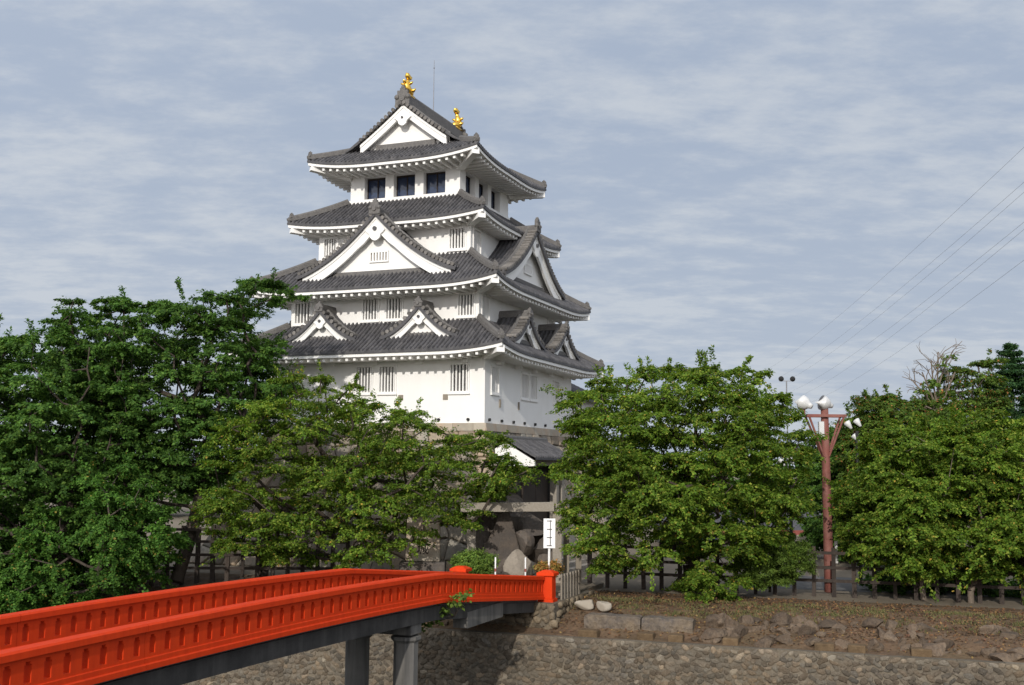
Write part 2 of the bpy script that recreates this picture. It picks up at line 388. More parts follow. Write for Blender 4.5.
def skirt_roof(parent, A, B, a, b, ze, zt, lift, brackets=False, name='roof'):
    """pent roof ring between eave rectangle A x B and wall rectangle a x b"""
    tl, fa, so, br = (MB() for _ in range(4)); hp, orn, cr, ra = ([MB() for _ in range(4)] for _ in range(4)); br = []
    for k in range(4):
        L, Bd, l, bd = (A, B, a, b) if k % 2 == 0 else (B, A, b, a)
        D = Bd - bd; Do = L - l; rt = rot4(k)
        mp = lambda s, d, z: rt(s, -(Bd - d), z)
        dm = lambda s: D * max(0.0, min(1.0, (L - abs(s)) / Do))
        zf = lambda s, d: ze + (zt - ze) * (.80 * d / D + .20 * (d / D) ** 2) + skirt_eave_z(ze, lift, L - abs(s), d, D, Do)
        tile_sheet(tl, rib_columns(-L, L), dm, zf, mp, D)
        S = list(np.linspace(-1, 1, 49))
        ez = lambda s, d: ze + skirt_eave_z(ze, lift, L - abs(s), d, D, Do)
        sec = [(.05, -.10), (.05, -.25), (.24, -.25), (.24, -.10)]
        V = []
        for q in S:
            for d, h in sec: s = q * (L - d * Do / D); V.append(mp(s, d, ez(s, min(d, D)) + h))
        F = [(i * 4 + j, i * 4 + (j + 1) % 4, (i + 1) * 4 + (j + 1) % 4, (i + 1) * 4 + j) for i in range(48) for j in range(4)]
        fa.add(V, F)
        V = []                                                     # boarded soffit
        for q in S:
            for d in (.2, D * .6, D + .05): s = q * (L - d * Do / D); V.append(mp(s, d, ez(s, min(d, D)) - .20))
        F = [(i * 3 + j, i * 3 + j + 1, (i + 1) * 3 + j + 1, (i + 1) * 3 + j) for i in range(48) for j in range(2)]
        so.add(V, F)
        n = round(2 * (L - .5) / .43)
        for i in range(n + 1):
            s = -(L - .5) + i * 2 * (L - .5) / n; d1 = dm(s)
            if d1 < .7: continue
            p0 = Vector(mp(s, .17, ez(s, .17) - .355)); p1 = Vector(mp(s, min(d1, D) + .02, ez(s, min(d1, D)) - .27))
            ra[k].sweep([p0, p1], [(-.066, -.062), (.066, -.062), (.066, .062), (-.066, .062)])
        if brackets:
            for s in np.arange(-l + .65, l, 2.45):
                br.append(MB()); br[-1].sweep([mp(s, D - 1.05, ze - .45), mp(s, D + .05, ze - .45)], [(-.17, -.08), (.17, -.08), (.17, .10), (-.17, .10)])
        # hip at the right-hand corner of this side
        pts = []
        for q in np.linspace(.07, .98, 12):
            d = q * D; s = L - q * Do; pts.append(Vector(mp(s, d, zf(s, d) + .03)))
        hp[k].sweep(pts, RSEC)
        dv = (pts[0] - pts[-1]); oni(orn[k], pts[0] - Vector((0, 0, .03)), (dv.x, dv.y), .24, .36)
        tip = Vector(mp(L - .02, .02, zf(L, 0) + .0)); inn = Vector(mp(L - .45, .45 * D / Do, zf(L - .45, .45 * D / Do) + .1))
        orn[k].sweep([inn, tip + Vector((0, 0, .08))], [(-.09, 0), (.09, 0), (.06, .14), (-.06, .14)])
        c0 = Vector(mp(L - .14, .14, ze + lift * .95 - .36)); c1 = Vector(mp(l, D, ze - .30))
        cr[k].sweep([c0, c1], [(-.19, -.17), (.19, -.17), (.19, .15), (-.19, .15)])
    o = tl.build(name, M['tile'], parent)
    fa.build('eave_fascia', M['plaster'], o); so.build('soffit', M['plaster'], o)
    for k in range(4):
        ra[k].build('rafter_row', M['plaster'], o); hp[k].build('hip_ridge', M['tile_ridge'], o)
        orn[k].build('ridge_end_tile', M['tile_ridge'], o); cr[k].build('corner_rafter', M['plaster'], o)
    for q in br: q.build('eave_bracket', M['plaster'], o)
    return o

def wall_face(mb, mp, s0, s1, z0, z1, holes, depth):
    """flat wall in the plane out=0 with rectangular openings and reveals; mp(s, out, z)"""
    S = sorted({s0, s1, *[h[0] for h in holes], *[h[1] for h in holes]}); Z = sorted({z0, z1, *[h[2] for h in holes], *[h[3] for h in holes]})
    for i in range(len(S) - 1):
        for j in range(len(Z) - 1):
            cs, cz = (S[i] + S[i + 1]) / 2, (Z[j] + Z[j + 1]) / 2
            if any(h[0] < cs < h[1] and h[2] < cz < h[3] for h in holes): continue
            mb.add([mp(S[i], 0, Z[j]), mp(S[i + 1], 0, Z[j]), mp(S[i + 1], 0, Z[j + 1]), mp(S[i], 0, Z[j + 1])], [(0, 1, 2, 3)])
    for a, b, c, d in holes:
        q = [(a, c), (b, c), (b, d), (a, d)]
        for i in range(4):
            p, r = q[i], q[(i + 1) % 4]
            mb.add([mp(p[0], 0, p[1]), mp(r[0], 0, r[1]), mp(r[0], -depth, r[1]), mp(p[0], -depth, p[1])], [(0, 1, 2, 3)])

def storey(a, b, z0, z1, wins, depth=.22, bars=5, glazed=False):
    """four walls; wins: {side: [(centre, width, zlo, zhi)]}"""
    w = MB()
    for k in range(4):
        L, Bd = (a, b) if k % 2 == 0 else (b, a); rt = rot4(k)
        mp = (lambda rt, Bd: lambda s, o, z: rt(s, -(Bd + o), z))(rt, Bd)
        hs = [(c - wd / 2, c + wd / 2, lo, hi) for c, wd, lo, hi in wins.get(k, [])]
        wall_face(w, mp, -L, L, z0, z1, hs, depth + .02)
        for s0, s1, lo, hi in hs:
            bk = MB(); bk.add([mp(s0, -depth, lo), mp(s1, -depth, lo), mp(s1, -depth, hi), mp(s0, -depth, hi)], [(0, 1, 2, 3)])
            win = bk.build('window', M['glass'] if glazed else M['dark'], castle)
            f = MB()
            def bar(x0, x1, za, zb, o0, o1, m_=f): 
                c = [mp(x, o, z) for z in (za, zb) for x, o in ((x0, o0), (x1, o0), (x1, o1), (x0, o1))]
                m_.add(c, [(0, 3, 2, 1), (4, 5, 6, 7), (0, 1, 5, 4), (1, 2, 6, 5), (2, 3, 7, 6), (3, 0, 4, 7)])
            if glazed:
                t = .05
                for x0, x1, za, zb in ((s0, s0 + t, lo, hi), (s1 - t, s1, lo, hi), (s0, s1, lo, lo + t), (s0, s1, hi - .09, hi), ((s0 + s1) / 2 - .025, (s0 + s1) / 2 + .025, lo, hi)):
                    bar(x0, x1, za, zb, -depth + .002, -depth + .05)
                f.build('window_frame', M['darkwood'], win)
            else:
                t = .09
                for x0, x1, za, zb in ((s0 - t, s0, lo - t, hi + t), (s1, s1 + t, lo - t, hi + t), (s0, s1, hi, hi + t), (s0, s1, lo - t, lo)): bar(x0, x1, za, zb, .002, .05)
                bar(s0 - t - .03, s1 + t + .03, lo - t - .07, lo - t, .002, .09)
                f.build('window_frame', M['plaster'], win)
                g = MB(); wd = s1 - s0; step = wd / bars
                for i in range(bars): 
                    xc = s0 + (i + .5) * step; bar(xc - .036, xc + .036, lo, hi, -.13, -.01, g)
                g.build('window_bars', M['plaster'], win)
    return w.build('wall', M['plaster'], castle)

# storeys, from the bottom
w1 = {0: [(-.43, .85, 8.49, 9.72), (.88, .85, 8.49, 9.72), (4.76, .9, 8.46, 9.73), (-4.76, .9, 8.46, 9.73)],
      1: [(-5.15, .85, 8.46, 9.66), (-1.15, .95, 8.44, 9.62), (.10, .95, 8.44, 9.64), (3.75, .85, 8.46, 9.6)],
      2: [(-4.2, .9, 8.46, 9.7), (4.2, .9, 8.46, 9.7)], 3: [(-4.2, .9, 8.46, 9.7), (0, .9, 8.46, 9.7), (4.2, .9, 8.46, 9.7)]}
w2 = {0: [(-4.62, .95, 12.22, 13.26), (-.64, .84, 12.24, 13.27), (.72, .86, 12.24, 13.26), (4.68, .82, 12.24, 13.25)],
      1: [(-4.72, .85, 12.1, 13.25), (4.72, .85, 12.1, 13.25)], 2: [(-4, .85, 12.1, 13.25), (4, .85, 12.1, 13.25)], 3: [(-4.5, .85, 12.1, 13.25), (4.5, .85, 12.1, 13.25)]}
w3 = {0: [(-3.68, .75, 15.84, 16.8), (3.71, .84, 15.82, 16.82)], 1: [(-3.72, .85, 15.66, 16.82), (3.72, .85, 15.66, 16.82)],
      2: [(-3.7, .8, 15.66, 16.8), (3.7, .8, 15.66, 16.8)], 3: [(-3.7, .8, 15.66, 16.8), (3.7, .8, 15.66, 16.8)]}
w4 = {k: [(-1.77, 1.27, 19.03, 20.30), (.0, 1.27, 19.03, 20.31), (1.77, 1.27, 19.03, 20.31)] for k in (0, 2, 3)}
w4[1] = [(-1.98, 1.27, 19.1, 20.31), (-.24, 1.27, 19.1, 20.31), (1.47, 1.27, 19.1, 20.31)]
storey(6.09, 6.37, 6.9, 10.16, w1)
storey(5.36, 5.51, 11.2, 13.48, w2)
storey(4.42, 4.51, 14.6, 17.12, w3)
storey(3.25, 3.34, 18.2, 20.50, w4, depth=.38, glazed=True)
sl = MB()                                   # plaster sill round the top storey
for k in range(4):
    L, Bd = (3.25, 3.34) if k % 2 == 0 else (3.34, 3.25); rt = rot4(k)
    sl.sweep([rt(-L - .12, -Bd, 18.98), rt(L + .12, -Bd, 18.98)], [(-.004, -.13), (.13, -.13), (.13, .08), (-.004, .08)])
sl.build('sill_band', M['plaster'], castle)
sp = MB()                                   # little loophole boxes and drain stubs of the lowest wall
for u in (1.63, 4.04): 
    sp = MB(); sp.b2(u - .13, u + .13, -6.40, -6.372, 8.05, 8.32); sp.build('loophole', M['greywood'], castle)

dr = MB()
for k in (0, 1):
    L, Bd = (6.09, 6.37) if k == 0 else (6.37, 6.09); rt = rot4(k)
    for s in np.arange(-L + .5, L, 1.55): dr = MB(); dr.tube([rt(s, -Bd - .10, 7.10), rt(s, -Bd + .05, 7.10)], .075, 7); dr.build('drain_spout', M['black'], castle)
dp = MB()
for s in (-4.55, -2.05): dp = MB(); dp.b2(6.092, 6.16, s - .05, s + .05, 7.75, 8.15); dp.build('wall_hook', M['greywood'], castle)

r1 = skirt_roof(castle, 7.62, 7.94, 5.36, 5.51, 10.34, 12.03, .33, brackets=True)
r2 = skirt_roof(castle, 7.01, 7.23, 4.42, 4.51, 13.64, 15.57, .38)
r3 = skirt_roof(castle, 5.65, 5.75, 3.25, 3.34, 17.28, 18.93, .30)

def gable(k, plane, s0, za, zt, hw, back, board, oni_w, oni_h, window=None, recess=.42, half_depth=None):
    """dormer gable on side k: bargeboard front at distance `plane` from the centre, running in to `back`"""
    rt = rot4(k); mp = lambda s, y, z: rt(s0 + s, -y, z)
    prof = lambda x: zt + (za - zt) * (.5 * (1 - x / hw) + .5 * (1 - x / hw) ** 2)
    t = MB(); run = plane + .14 - back; ov = .30
    for sg in (-1, 1):
        cols = rib_columns(0, run)
        sh = lambda y, d, z: mp(sg * (hw + ov - d), plane + .14 - y, z)
        zf = lambda y, d: (lambda x: prof(max(0, min(hw, x))) - .30 * max(0, x - hw) + .16)(hw + ov - d)
        tile_sheet(t, cols, lambda y: hw + ov, zf, sh, hw + ov, course=.3, drop=.10)
        ed = [mp(sg * (hw + ov - d), plane + .13, zf(0, d) - .07) for d in np.linspace(0, hw + ov - .02, 12)]
        t.sweep(ed, [(-.05, -.09), (.05, -.09), (.05, .07), (-.05, .07)])
    rk = MB()                                # rake tiles: rounded caps riding the verge
    for sg in (-1, 1):
        n = int(hw * 1.35 / .27)
        for i in range(n):
            x = hw + .22 - (hw + .1) * i / n; x2 = x - .18
            if x2 < .06: continue
            zz = lambda v: (prof(min(v, hw)) - .30 * max(0, v - hw))
            p0 = Vector(mp(sg * x, plane - .10, zz(x) + .27)); p1 = Vector(mp(sg * x2, plane - .10, zz(x2) + .27))
            mid = (p0 + p1) / 2; o0 = Vector(mp(0, plane + .16, 0)) - Vector(mp(0, plane - .30, 0)); 
            tv = random.uniform(.65, 1.5); rk.tube([mid - o0 * .5, mid + o0 * .62], .10, 8, tint=(tv, tv * .98, tv * .95))
        path = [mp(sg * x, plane - .36, prof(x) + .22) for x in np.linspace(hw, .12, 9)]
        rk.sweep(path, [(-.10, 0), (.10, 0), (.10, .10), (.05, .17), (-.05, .17), (-.10, .10)])
    o = t.build('gable_roof', M['tile'], castle)
    rk.build('verge_tile', M['tile_ridge'], o)
    b = MB()
    for sg in (-1, 1):
        xs = list(np.linspace(0, hw, 13)); V = []
        for x in xs:
            zt_ = prof(x) + .09; zb_ = prof(x) - board * (1.25 if x < hw * .2 else 1.12) - .02 * (x / hw)
            for y in (plane, plane - .14): V += [mp(sg * x, y, zt_), mp(sg * x, y, zb_)]
        F = []
        for i in range(12):
            q = i * 4; F += [(q, q + 1, q + 5, q + 4), (q + 2, q + 6, q + 7, q + 3), (q, q + 4, q + 6, q + 2), (q + 1, q + 3, q + 7, q + 5)]
        F += [(0, 2, 3, 1), (48, 49, 51, 50)]
        b.add(V, F)
        V = []                               # slimmer outer moulding
        for x in xs:
            for y in (plane + .045, plane + .002):
                V += [mp(sg * x, y, prof(x) + .09), mp(sg * x, y, prof(x) - board * .32)]
        b.add(V, F)
    b.build('bargeboard', M['plaster'], o)
    wall = MB(); yw = plane - recess; xs = list(np.linspace(-hw, hw, 25)); V = []; F = []
    for x in xs: V += [mp(x, yw, prof(abs(x)) + .05), mp(x, yw, zt - .35)]
    for i in range(24): F.append((2 * i, 2 * i + 1, 2 * i + 3, 2 * i + 2))
    wall.add(V, F); wall.build('gable_wall', M['plaster'], o)
    g = MB()                                 # hanging pendant
    gz = za - board * 1.62; q = board * 1.25
    ring = [(0, .55), (.28, .42), (.42, .30), (.62, .34), (.78, .18), (.62, .02), (.44, -.12), (.38, -.36), (.20, -.52), (0, -.58)]
    pts = [(x * q, z * q) for x, z in ring] + [(-x * q, z * q) for x, z in ring[-2:0:-1]]
    V = [mp(x, plane + y, gz + z) for y in (.11, .004) for x, z in pts]; n = len(pts)
    g.add(V, [tuple(range(n)), tuple(range(2 * n - 1, n - 1, -1))] + [(i, n + i, n + (i + 1) % n, (i + 1) % n) for i in range(n)])
    g.build('pendant', M['plaster'], o)
    st = MB(); st.tube([mp(0, plane + .11, gz + .30 * q), mp(0, plane + .19, gz + .30 * q)], q * .16, 8); st.build('pendant_stud', M['tile'], o)
    rd = MB(); path = [mp(0, y, za + .10) for y in np.linspace(plane + .05, back, 6)]
    rd.sweep(path, [(w * 1.1, h * 1.25) for w, h in RSEC]); rd.build('gable_ridge', M['tile_ridge'], o)
    on = MB(); dv = Vector(mp(0, 1, 0)) - Vector(mp(0, 0, 0)); oni(on, mp(0, plane + .12, za + .02), (dv.x, dv.y), oni_w, oni_h)
    on.build('ridge_end_tile', M['tile_ridge'], o)
    sk = MB(); sk.sweep([mp(-hw * .62, yw + .07, zt + .30), mp(hw * .62, yw + .07, zt + .30)], [(-.07, -.3), (.07, -.3), (.07, -.08), (-.07, -.04)])
    sk.build('flashing_tile', M['tile_ridge'], o)
    if window:
        ww, z0, z1 = window; wb = MB()
        wb.add([mp(-ww, yw + .004, z0), mp(ww, yw + .004, z0), mp(ww, yw + .004, z1), mp(-ww, yw + .004, z1)], [(0, 1, 2, 3)])
        wb.build('gable_window', M['greywood'], o)
        bb = MB()
        for i in range(7):
            x = -ww + (2 * ww) * i / 6; bb.sweep([mp(x, yw + .04, z0), mp(x, yw + .04, z1)], [(-.045, -.045), (.045, -.045), (.045, .045), (-.045, .045)], up=Vector(mp(0, 1, 0)) - Vector(mp(0, 0, 0)))
        for z in (z0, z1): bb.sweep([mp(-ww - .05, yw + .04, z), mp(ww + .05, yw + .04, z)], [(-.05, -.04), (.05, -.04), (.05, .04), (-.05, .04)])
        bb.build('gable_window_bars', M['plaster'], o)
    return o
for k in range(4):
    odd = k % 2
    gable(k, 6.18 if odd else 6.30, 0.0, 17.33 if odd else 17.42, 14.42, 4.2, 3.6, .56, .46, .62, window=(.50, 15.12, 15.62) if k != 3 else None)
    for s0 in (-2.85, 2.85):
        gable(k, 6.88 if odd else 6.78, s0 if odd else s0 * .975, 12.32 if odd else 12.53, 11.0 if odd else 11.08, 1.78, 4.8, .36, .32, .40, recess=.30)

# top roof: hip-and-gable
def top_roof():
    A, B, ze, lift = 4.97, 5.06, 20.66, .40; a, b = 3.25, 3.34
    rise = lambda d: .535 * d + .031 * d * d
    yg = 3.62; tl, fa, so = (MB() for _ in range(3)); hp, orn, cr, ra = ([MB() for _ in range(4)] for _ in range(4))
    for k in range(4):
        L, Bd, l, bd = (A, B, a, b) if k % 2 == 0 else (B, A, b, a)
        D = Bd - bd; Do = L - l; rt = rot4(k)
        mp = lambda s, d, z: rt(s, -(Bd - d), z)
        lf = lambda s, d: skirt_eave_z(ze, lift, L - abs(s), d, 2.1, 2.1)
        zf = lambda s, d: ze + rise(d) + lf(s, d)
        if k % 2 == 0:
            dm = lambda s: min(1.95, max(0.0, L - abs(s))); tile_sheet(tl, rib_columns(-L, L), dm, zf, mp, 1.95)
        else:
            dm = lambda s: (Bd if abs(s) <= yg + .12 else max(0.0, L - abs(s)))
            cc = rib_columns(-L, -(yg + .121)) + rib_columns(-(yg + .119), yg + .119) + rib_columns(yg + .121, L)
            tile_sheet(tl, cc, dm, zf, mp, Bd)
        S = list(np.linspace(-1, 1, 49)); ez = lambda s, d: ze + skirt_eave_z(ze, lift, L - abs(s), d, D, Do)
        V = []
        for q in S:
            for d, h in [(.05, -.10), (.05, -.25), (.24, -.25), (.24, -.10)]: s = q * (L - d); V.append(mp(s, d, ez(s, d) + h))
        fa.add(V, [(i * 4 + j, i * 4 + (j + 1) % 4, (i + 1) * 4 + (j + 1) % 4, (i + 1) * 4 + j) for i in range(48) for j in range(4)])
        V = []
        for q in S:
            for d in (.2, D * .6, D + .05): s = q * (L - d); V.append(mp(s, d, ez(s, min(d, D)) - .20))
        so.add(V, [(i * 3 + j, i * 3 + j + 1, (i + 1) * 3 + j + 1, (i + 1) * 3 + j) for i in range(48) for j in range(2)])
        n = round(2 * (L - .5) / .43)
        for i in range(n + 1):
            s = -(L - .5) + i * 2 * (L - .5) / n; d1 = min(D, L - abs(s))
            if d1 < .7: continue
            ra[k].sweep([mp(s, .17, ez(s, .17) - .355), mp(s, d1 + .02, ez(s, d1) - .27)], [(-.066, -.062), (.066, -.062), (.066, .062), (-.066, .062)])
        pts = [Vector(mp(L - q, q, zf(L - q, q) + .03)) for q in np.linspace(.12, 1.75, 12)]
        hp[k].sweep(pts, RSEC); dv = pts[0] - pts[-1]; oni(orn[k], pts[0] - Vector((0, 0, .03)), (dv.x, dv.y), .24, .36)
        tip = Vector(mp(L - .02, .02, zf(L, 0))); inn = Vector(mp(L - .45, .45, zf(L - .45, .45) + .1))
        orn[k].sweep([inn, tip + Vector((0, 0, .08))], [(-.09, 0), (.09, 0), (.06, .14), (-.06, .14)])
        cr[k].sweep([mp(L - .14, .14, ze + lift * .95 - .36), mp(l, D, ze - .30)], [(-.19, -.17), (.19, -.17), (.19, .15), (-.19, .15)])
    o = tl.build('roof', M['tile'], castle)
    fa.build('eave_fascia', M['plaster'], o); so.build('soffit', M['plaster'], o)
    for k in range(4):
        ra[k].build('rafter_row', M['plaster'], o); hp[k].build('hip_ridge', M['tile_ridge'], o)
        orn[k].build('ridge_end_tile', M['tile_ridge'], o); cr[k].build('corner_rafter', M['plaster'], o)
    prof = lambda x: ze + rise(A - x)
    rd = MB(); rd.sweep([(0, y, prof(0) - .05) for y in (-3.62, 3.62)], [(-.24, 0), (.24, 0), (.24, .32), (.19, .34), (.19, .60), (.12, .70), (0, .74), (-.12, .70), (-.19, .60), (-.19, .34), (-.24, .32)])
    rd.build('main_ridge', M['tile_ridge'], o)
    hw = 2.56
    for sg in (-1, 1):
        P = lambda x, y, z: (x * -sg, sg * y, z) if sg > 0 else (x, -y, z)
        bb, gw, vt, pd = MB(), MB(), MB(), MB(); xs = list(np.linspace(0, hw, 13))
        for sx in (-1, 1):
            F = []
            for i in range(12):
                q = i * 4; F += [(q, q + 1, q + 5, q + 4), (q + 2, q + 6, q + 7, q + 3), (q, q + 4, q + 6, q + 2), (q + 1, q + 3, q + 7, q + 5)]
            F += [(0, 2, 3, 1), (48, 49, 51, 50)]
            for y0, y1, lo in ((yg, yg - .14, .50), (yg + .045, yg + .002, .15)):
                V = []
                for x in xs:
                    for y in (y0, y1): V += [P(sx * x, y, prof(x) - .09), P(sx * x, y, prof(x) - .09 - lo)]
                bb.add(V, F)
            n = 12
            for i in range(n):
                x = hw * (1 - i / n) - .1; z = prof(x) + .10
                tv = random.uniform(.65, 1.5); vt.tube([P(sx * x, yg + .20, z), P(sx * x, yg - .28, z)], .105, 8, tint=(tv, tv * .98, tv * .95))
            vt.sweep([P(sx * x, yg - .40, prof(x) + .05) for x in np.linspace(hw, .1, 9)], [(-.10, 0), (.10, 0), (.10, .10), (.05, .17), (-.05, .17), (-.10, .10)])
        V = []; F = []
        for x in np.linspace(-hw, hw, 25): V += [P(x, yg - .42, prof(abs(x)) - .02), P(x, yg - .42, 21.0)]
        for i in range(24): F.append((2 * i, 2 * i + 1, 2 * i + 3, 2 * i + 2))
        gw.add(V, F)
        q = .60; gz = prof(0) - .90
        ring = [(0, .55), (.28, .42), (.42, .30), (.62, .34), (.85, .2), (.62, .02), (.44, -.12), (.38, -.36), (.20, -.52), (0, -.58)]
        pts = [(x * q, z * q) for x, z in ring] + [(-x * q, z * q) for x, z in ring[-2:0:-1]]; n = len(pts)
        pd.add([P(x, yg + y, gz + z) for y in (.11, .004) for x, z in pts], [tuple(range(n)), tuple(range(2 * n - 1, n - 1, -1))] + [(i, n + i, n + (i + 1) % n, (i + 1) % n) for i in range(n)])
        bb.build('bargeboard', M['plaster'], o); gw.build('gable_wall', M['plaster'], o); vt.build('verge_tile', M['tile_ridge'], o); pd.build('pendant', M['plaster'], o)
        sd = MB(); sd.tube([P(0, yg + .11, gz + .1), P(0, yg + .18, gz + .1)], .06, 8); sd.build('pendant_stud', M['tile'], o)
        fl = MB(); fl.sweep([P(-1.75, yg - .36, 21.98), P(1.75, yg - .36, 21.98)], [(-.09, -.35), (.09, -.35), (.09, .05), (-.09, .09)]); fl.build('flashing_tile', M['tile_ridge'], o)
        on = MB(); oni(on, P(0, yg + .05, prof(0) - .12), (0, sg), .62, .80); on.build('ridge_end_tile', M['tile_ridge'], o)
        # golden fish, head on the ridge, tail in the air
        f = MB(); y0 = sg * 3.17; zt = prof(0) + .66
        path = [(0, y0 - sg * .42, zt + .12), (0, y0 - sg * .25, zt + .20), (0, y0 - sg * .02, zt + .24), (0, y0 + sg * .14, zt + .42), (0, y0 + sg * .14, zt + .66), (0, y0 + sg * .02, zt + .88), (0, y0 - sg * .06, zt + 1.02)]
        f.tube(path, [.09, .21, .25, .22, .17, .11, .07], 9)
        fins = [((0, y0 - sg * .04, zt + .98), (0, -.30 * sg + .0, .30), .10), ((0, y0 - sg * .06, zt + .98), (0, .22 * sg, .34), .10), ((0, y0 - sg * .05, zt + .98), (0, -.02, .40), .09),
                ((.1, y0 - sg * .1, zt + .22), (.30, .05 * sg, .16), .08), ((-.1, y0 - sg * .1, zt + .22), (-.30, .05 * sg, .16), .08),
                ((0, y0 + sg * .22, zt + .40), (0, .26 * sg, .14), .07), ((0, y0 + sg * .22, zt + .62), (0, .24 * sg, .18), .07),
                ((.1, y0 + sg * .1, zt + .6), (.22, 0, .16), .06), ((-.1, y0 + sg * .1, zt + .6), (-.22, 0, .16), .06)]
        for p, d, w in fins:
            p = Vector(p); d = Vector(d); f.tube([p, p + d * .55, p + d], [w * .9, w * 1.35, .02], 6)
        f.box((0, y0 - sg * .05, zt + .0), (.36, .8, .12))
        for i_, v_ in enumerate(f.v): f.v[i_] = (v_[0] * 1.15, y0 + (v_[1] - y0) * 1.1, zt - .1 + (v_[2] - zt) * .93)
        f.build('golden_roof_fish', M['gold'], castle, smooth=True)
    lr = MB(); lr.tube([(0, .0, prof(0) + .6), (0, .0, 27.75)], [.03, .015], 6); lr.ball((0, 0, 27.3), .045, 6, 4); lr.build('lightning_rod', M['steel'], castle)
top_roof()

# stone base of the tower
def stone_field(mb, mp, cols, rows, W, Hh, pal, gap=.035, bulge=.10, seed=3):
    """coursed rubble: jittered grid of bulging stones; mp(q, r, out) with q, r in 0..1"""
    r = np.random.default_rng(seed)
    X = np.linspace(0, 1, cols + 1)[None, :].repeat(rows + 1, 0); Yv = np.linspace(0, 1, rows + 1)[:, None].repeat(cols + 1, 1)
    X[:, 1:-1] += r.uniform(-.32, .32, (rows + 1, cols - 1)) / cols; Yv[1:-1, :] += r.uniform(-.25, .25, (rows - 1, cols + 1)) / rows
    for i in range(rows):
        for j in range(cols):
            c = np.array([(X[i, j], Yv[i, j]), (X[i, j + 1], Yv[i, j + 1]), (X[i + 1, j + 1], Yv[i + 1, j + 1]), (X[i + 1, j], Yv[i + 1, j])])
            m = c.mean(0); g = np.array([gap / W, gap / Hh]); b = bulge * r.uniform(.4, 1.2); tt = pal(r)
            V = []
            for f_, out in ((0.0, -.05), (.0, .02), (.14, b * .8), (.45, b)):
                for p in c:
                    q = p + (m - p) * f_ + np.sign(m - p) * g * (1 if f_ >= 0 and out > 0 else 0)
                    V.append(mp(q[0], q[1], out + r.uniform(-.012, .012)))
            F = [(l * 4 + q, l * 4 + (q + 1) % 4, (l + 1) * 4 + (q + 1) % 4, (l + 1) * 4 + q) for l in range(3) for q in range(4)] + [(12, 13, 14, 15)]
            mb.add(V, F, tt)
def stone_base():
    zt, zb = 6.62, 0.0; s = MB()
    batter = lambda z: 2.5 * (.55 * (1 - z / zt) + .45 * (1 - z / zt) ** 2)
    pal = lambda r: (lambda b, w: (b * (1 + w), b, b * (1 - w)))(r.uniform(.6, 1.35), r.uniform(-.05, .09))
    for k in range(4):
        L, Bd = (6.16, 6.44) if k % 2 == 0 else (6.44, 6.16); rt = rot4(k)
        def mp(q, rr, out):
            z = zb + (zt - zb) * rr; e = batter(z); return rt((2 * q - 1) * (L + e), -(Bd + e + out), z)
        stone_field(s, mp, 17, 9, 13, 6.6, pal, seed=20 + k)
        V = [rt(-(L + batter(z)), -(Bd + batter(z)) + .02, z) for z in np.linspace(zb, zt, 8)] + [rt((L + batter(z)), -(Bd + batter(z)) + .02, z) for z in np.linspace(zb, zt, 8)]
        s.add(V, [(i, 8 + i, 9 + i, i + 1) for i in range(7)], (.35, .33, .3))
    o = s.build('stone_base', M['basestone'], castle)
    c = MB()
    for k in range(4):
        L, Bd = (6.16, 6.44) if k % 2 == 0 else (6.44, 6.16); rt = rot4(k)
        x = -L - .06
        while x < L + .05:
            w = min(random.uniform(.9, 1.5), L + .06 - x)
            V = [rt(q, -(Bd + out), z) for q in (x + .008, x + w - .008) for out, z in ((.10, 6.56), (.06, 6.93), (-.6, 6.93), (-.6, 6.56))]
            t = random.uniform(.85, 1.15)
            c.add(V, [(0, 1, 2, 3), (7, 6, 5, 4), (0, 4, 5, 1), (1, 5, 6, 2), (2, 6, 7, 3), (3, 7, 4, 0)], (t, t, t)); x += w
    c.build('coping_course', M['ashlar'], o)
    a = MB(); a.b2(-5.2, 5.7, 6.40, 12.2, 0.1, 6.3); a.build('annex_base', M['basestone'], castle)
    a = MB(); a.b2(-5.0, 5.98, 6.39, 12.0, 6.3, 8.9); aw = a.build('annex_wall', M['plaster'], castle)
    ar = MB()
    for sg in (-1, 1):
        tile_sheet(ar, rib_columns(6.4, 12.7), lambda s: 6.2, lambda s, d: 8.85 + .48 * d, lambda s, d, z: (.4 + sg * (6.2 - d), s, z), 6.2)
    ar.build('annex_roof', M['tile'], castle)
stone_base()

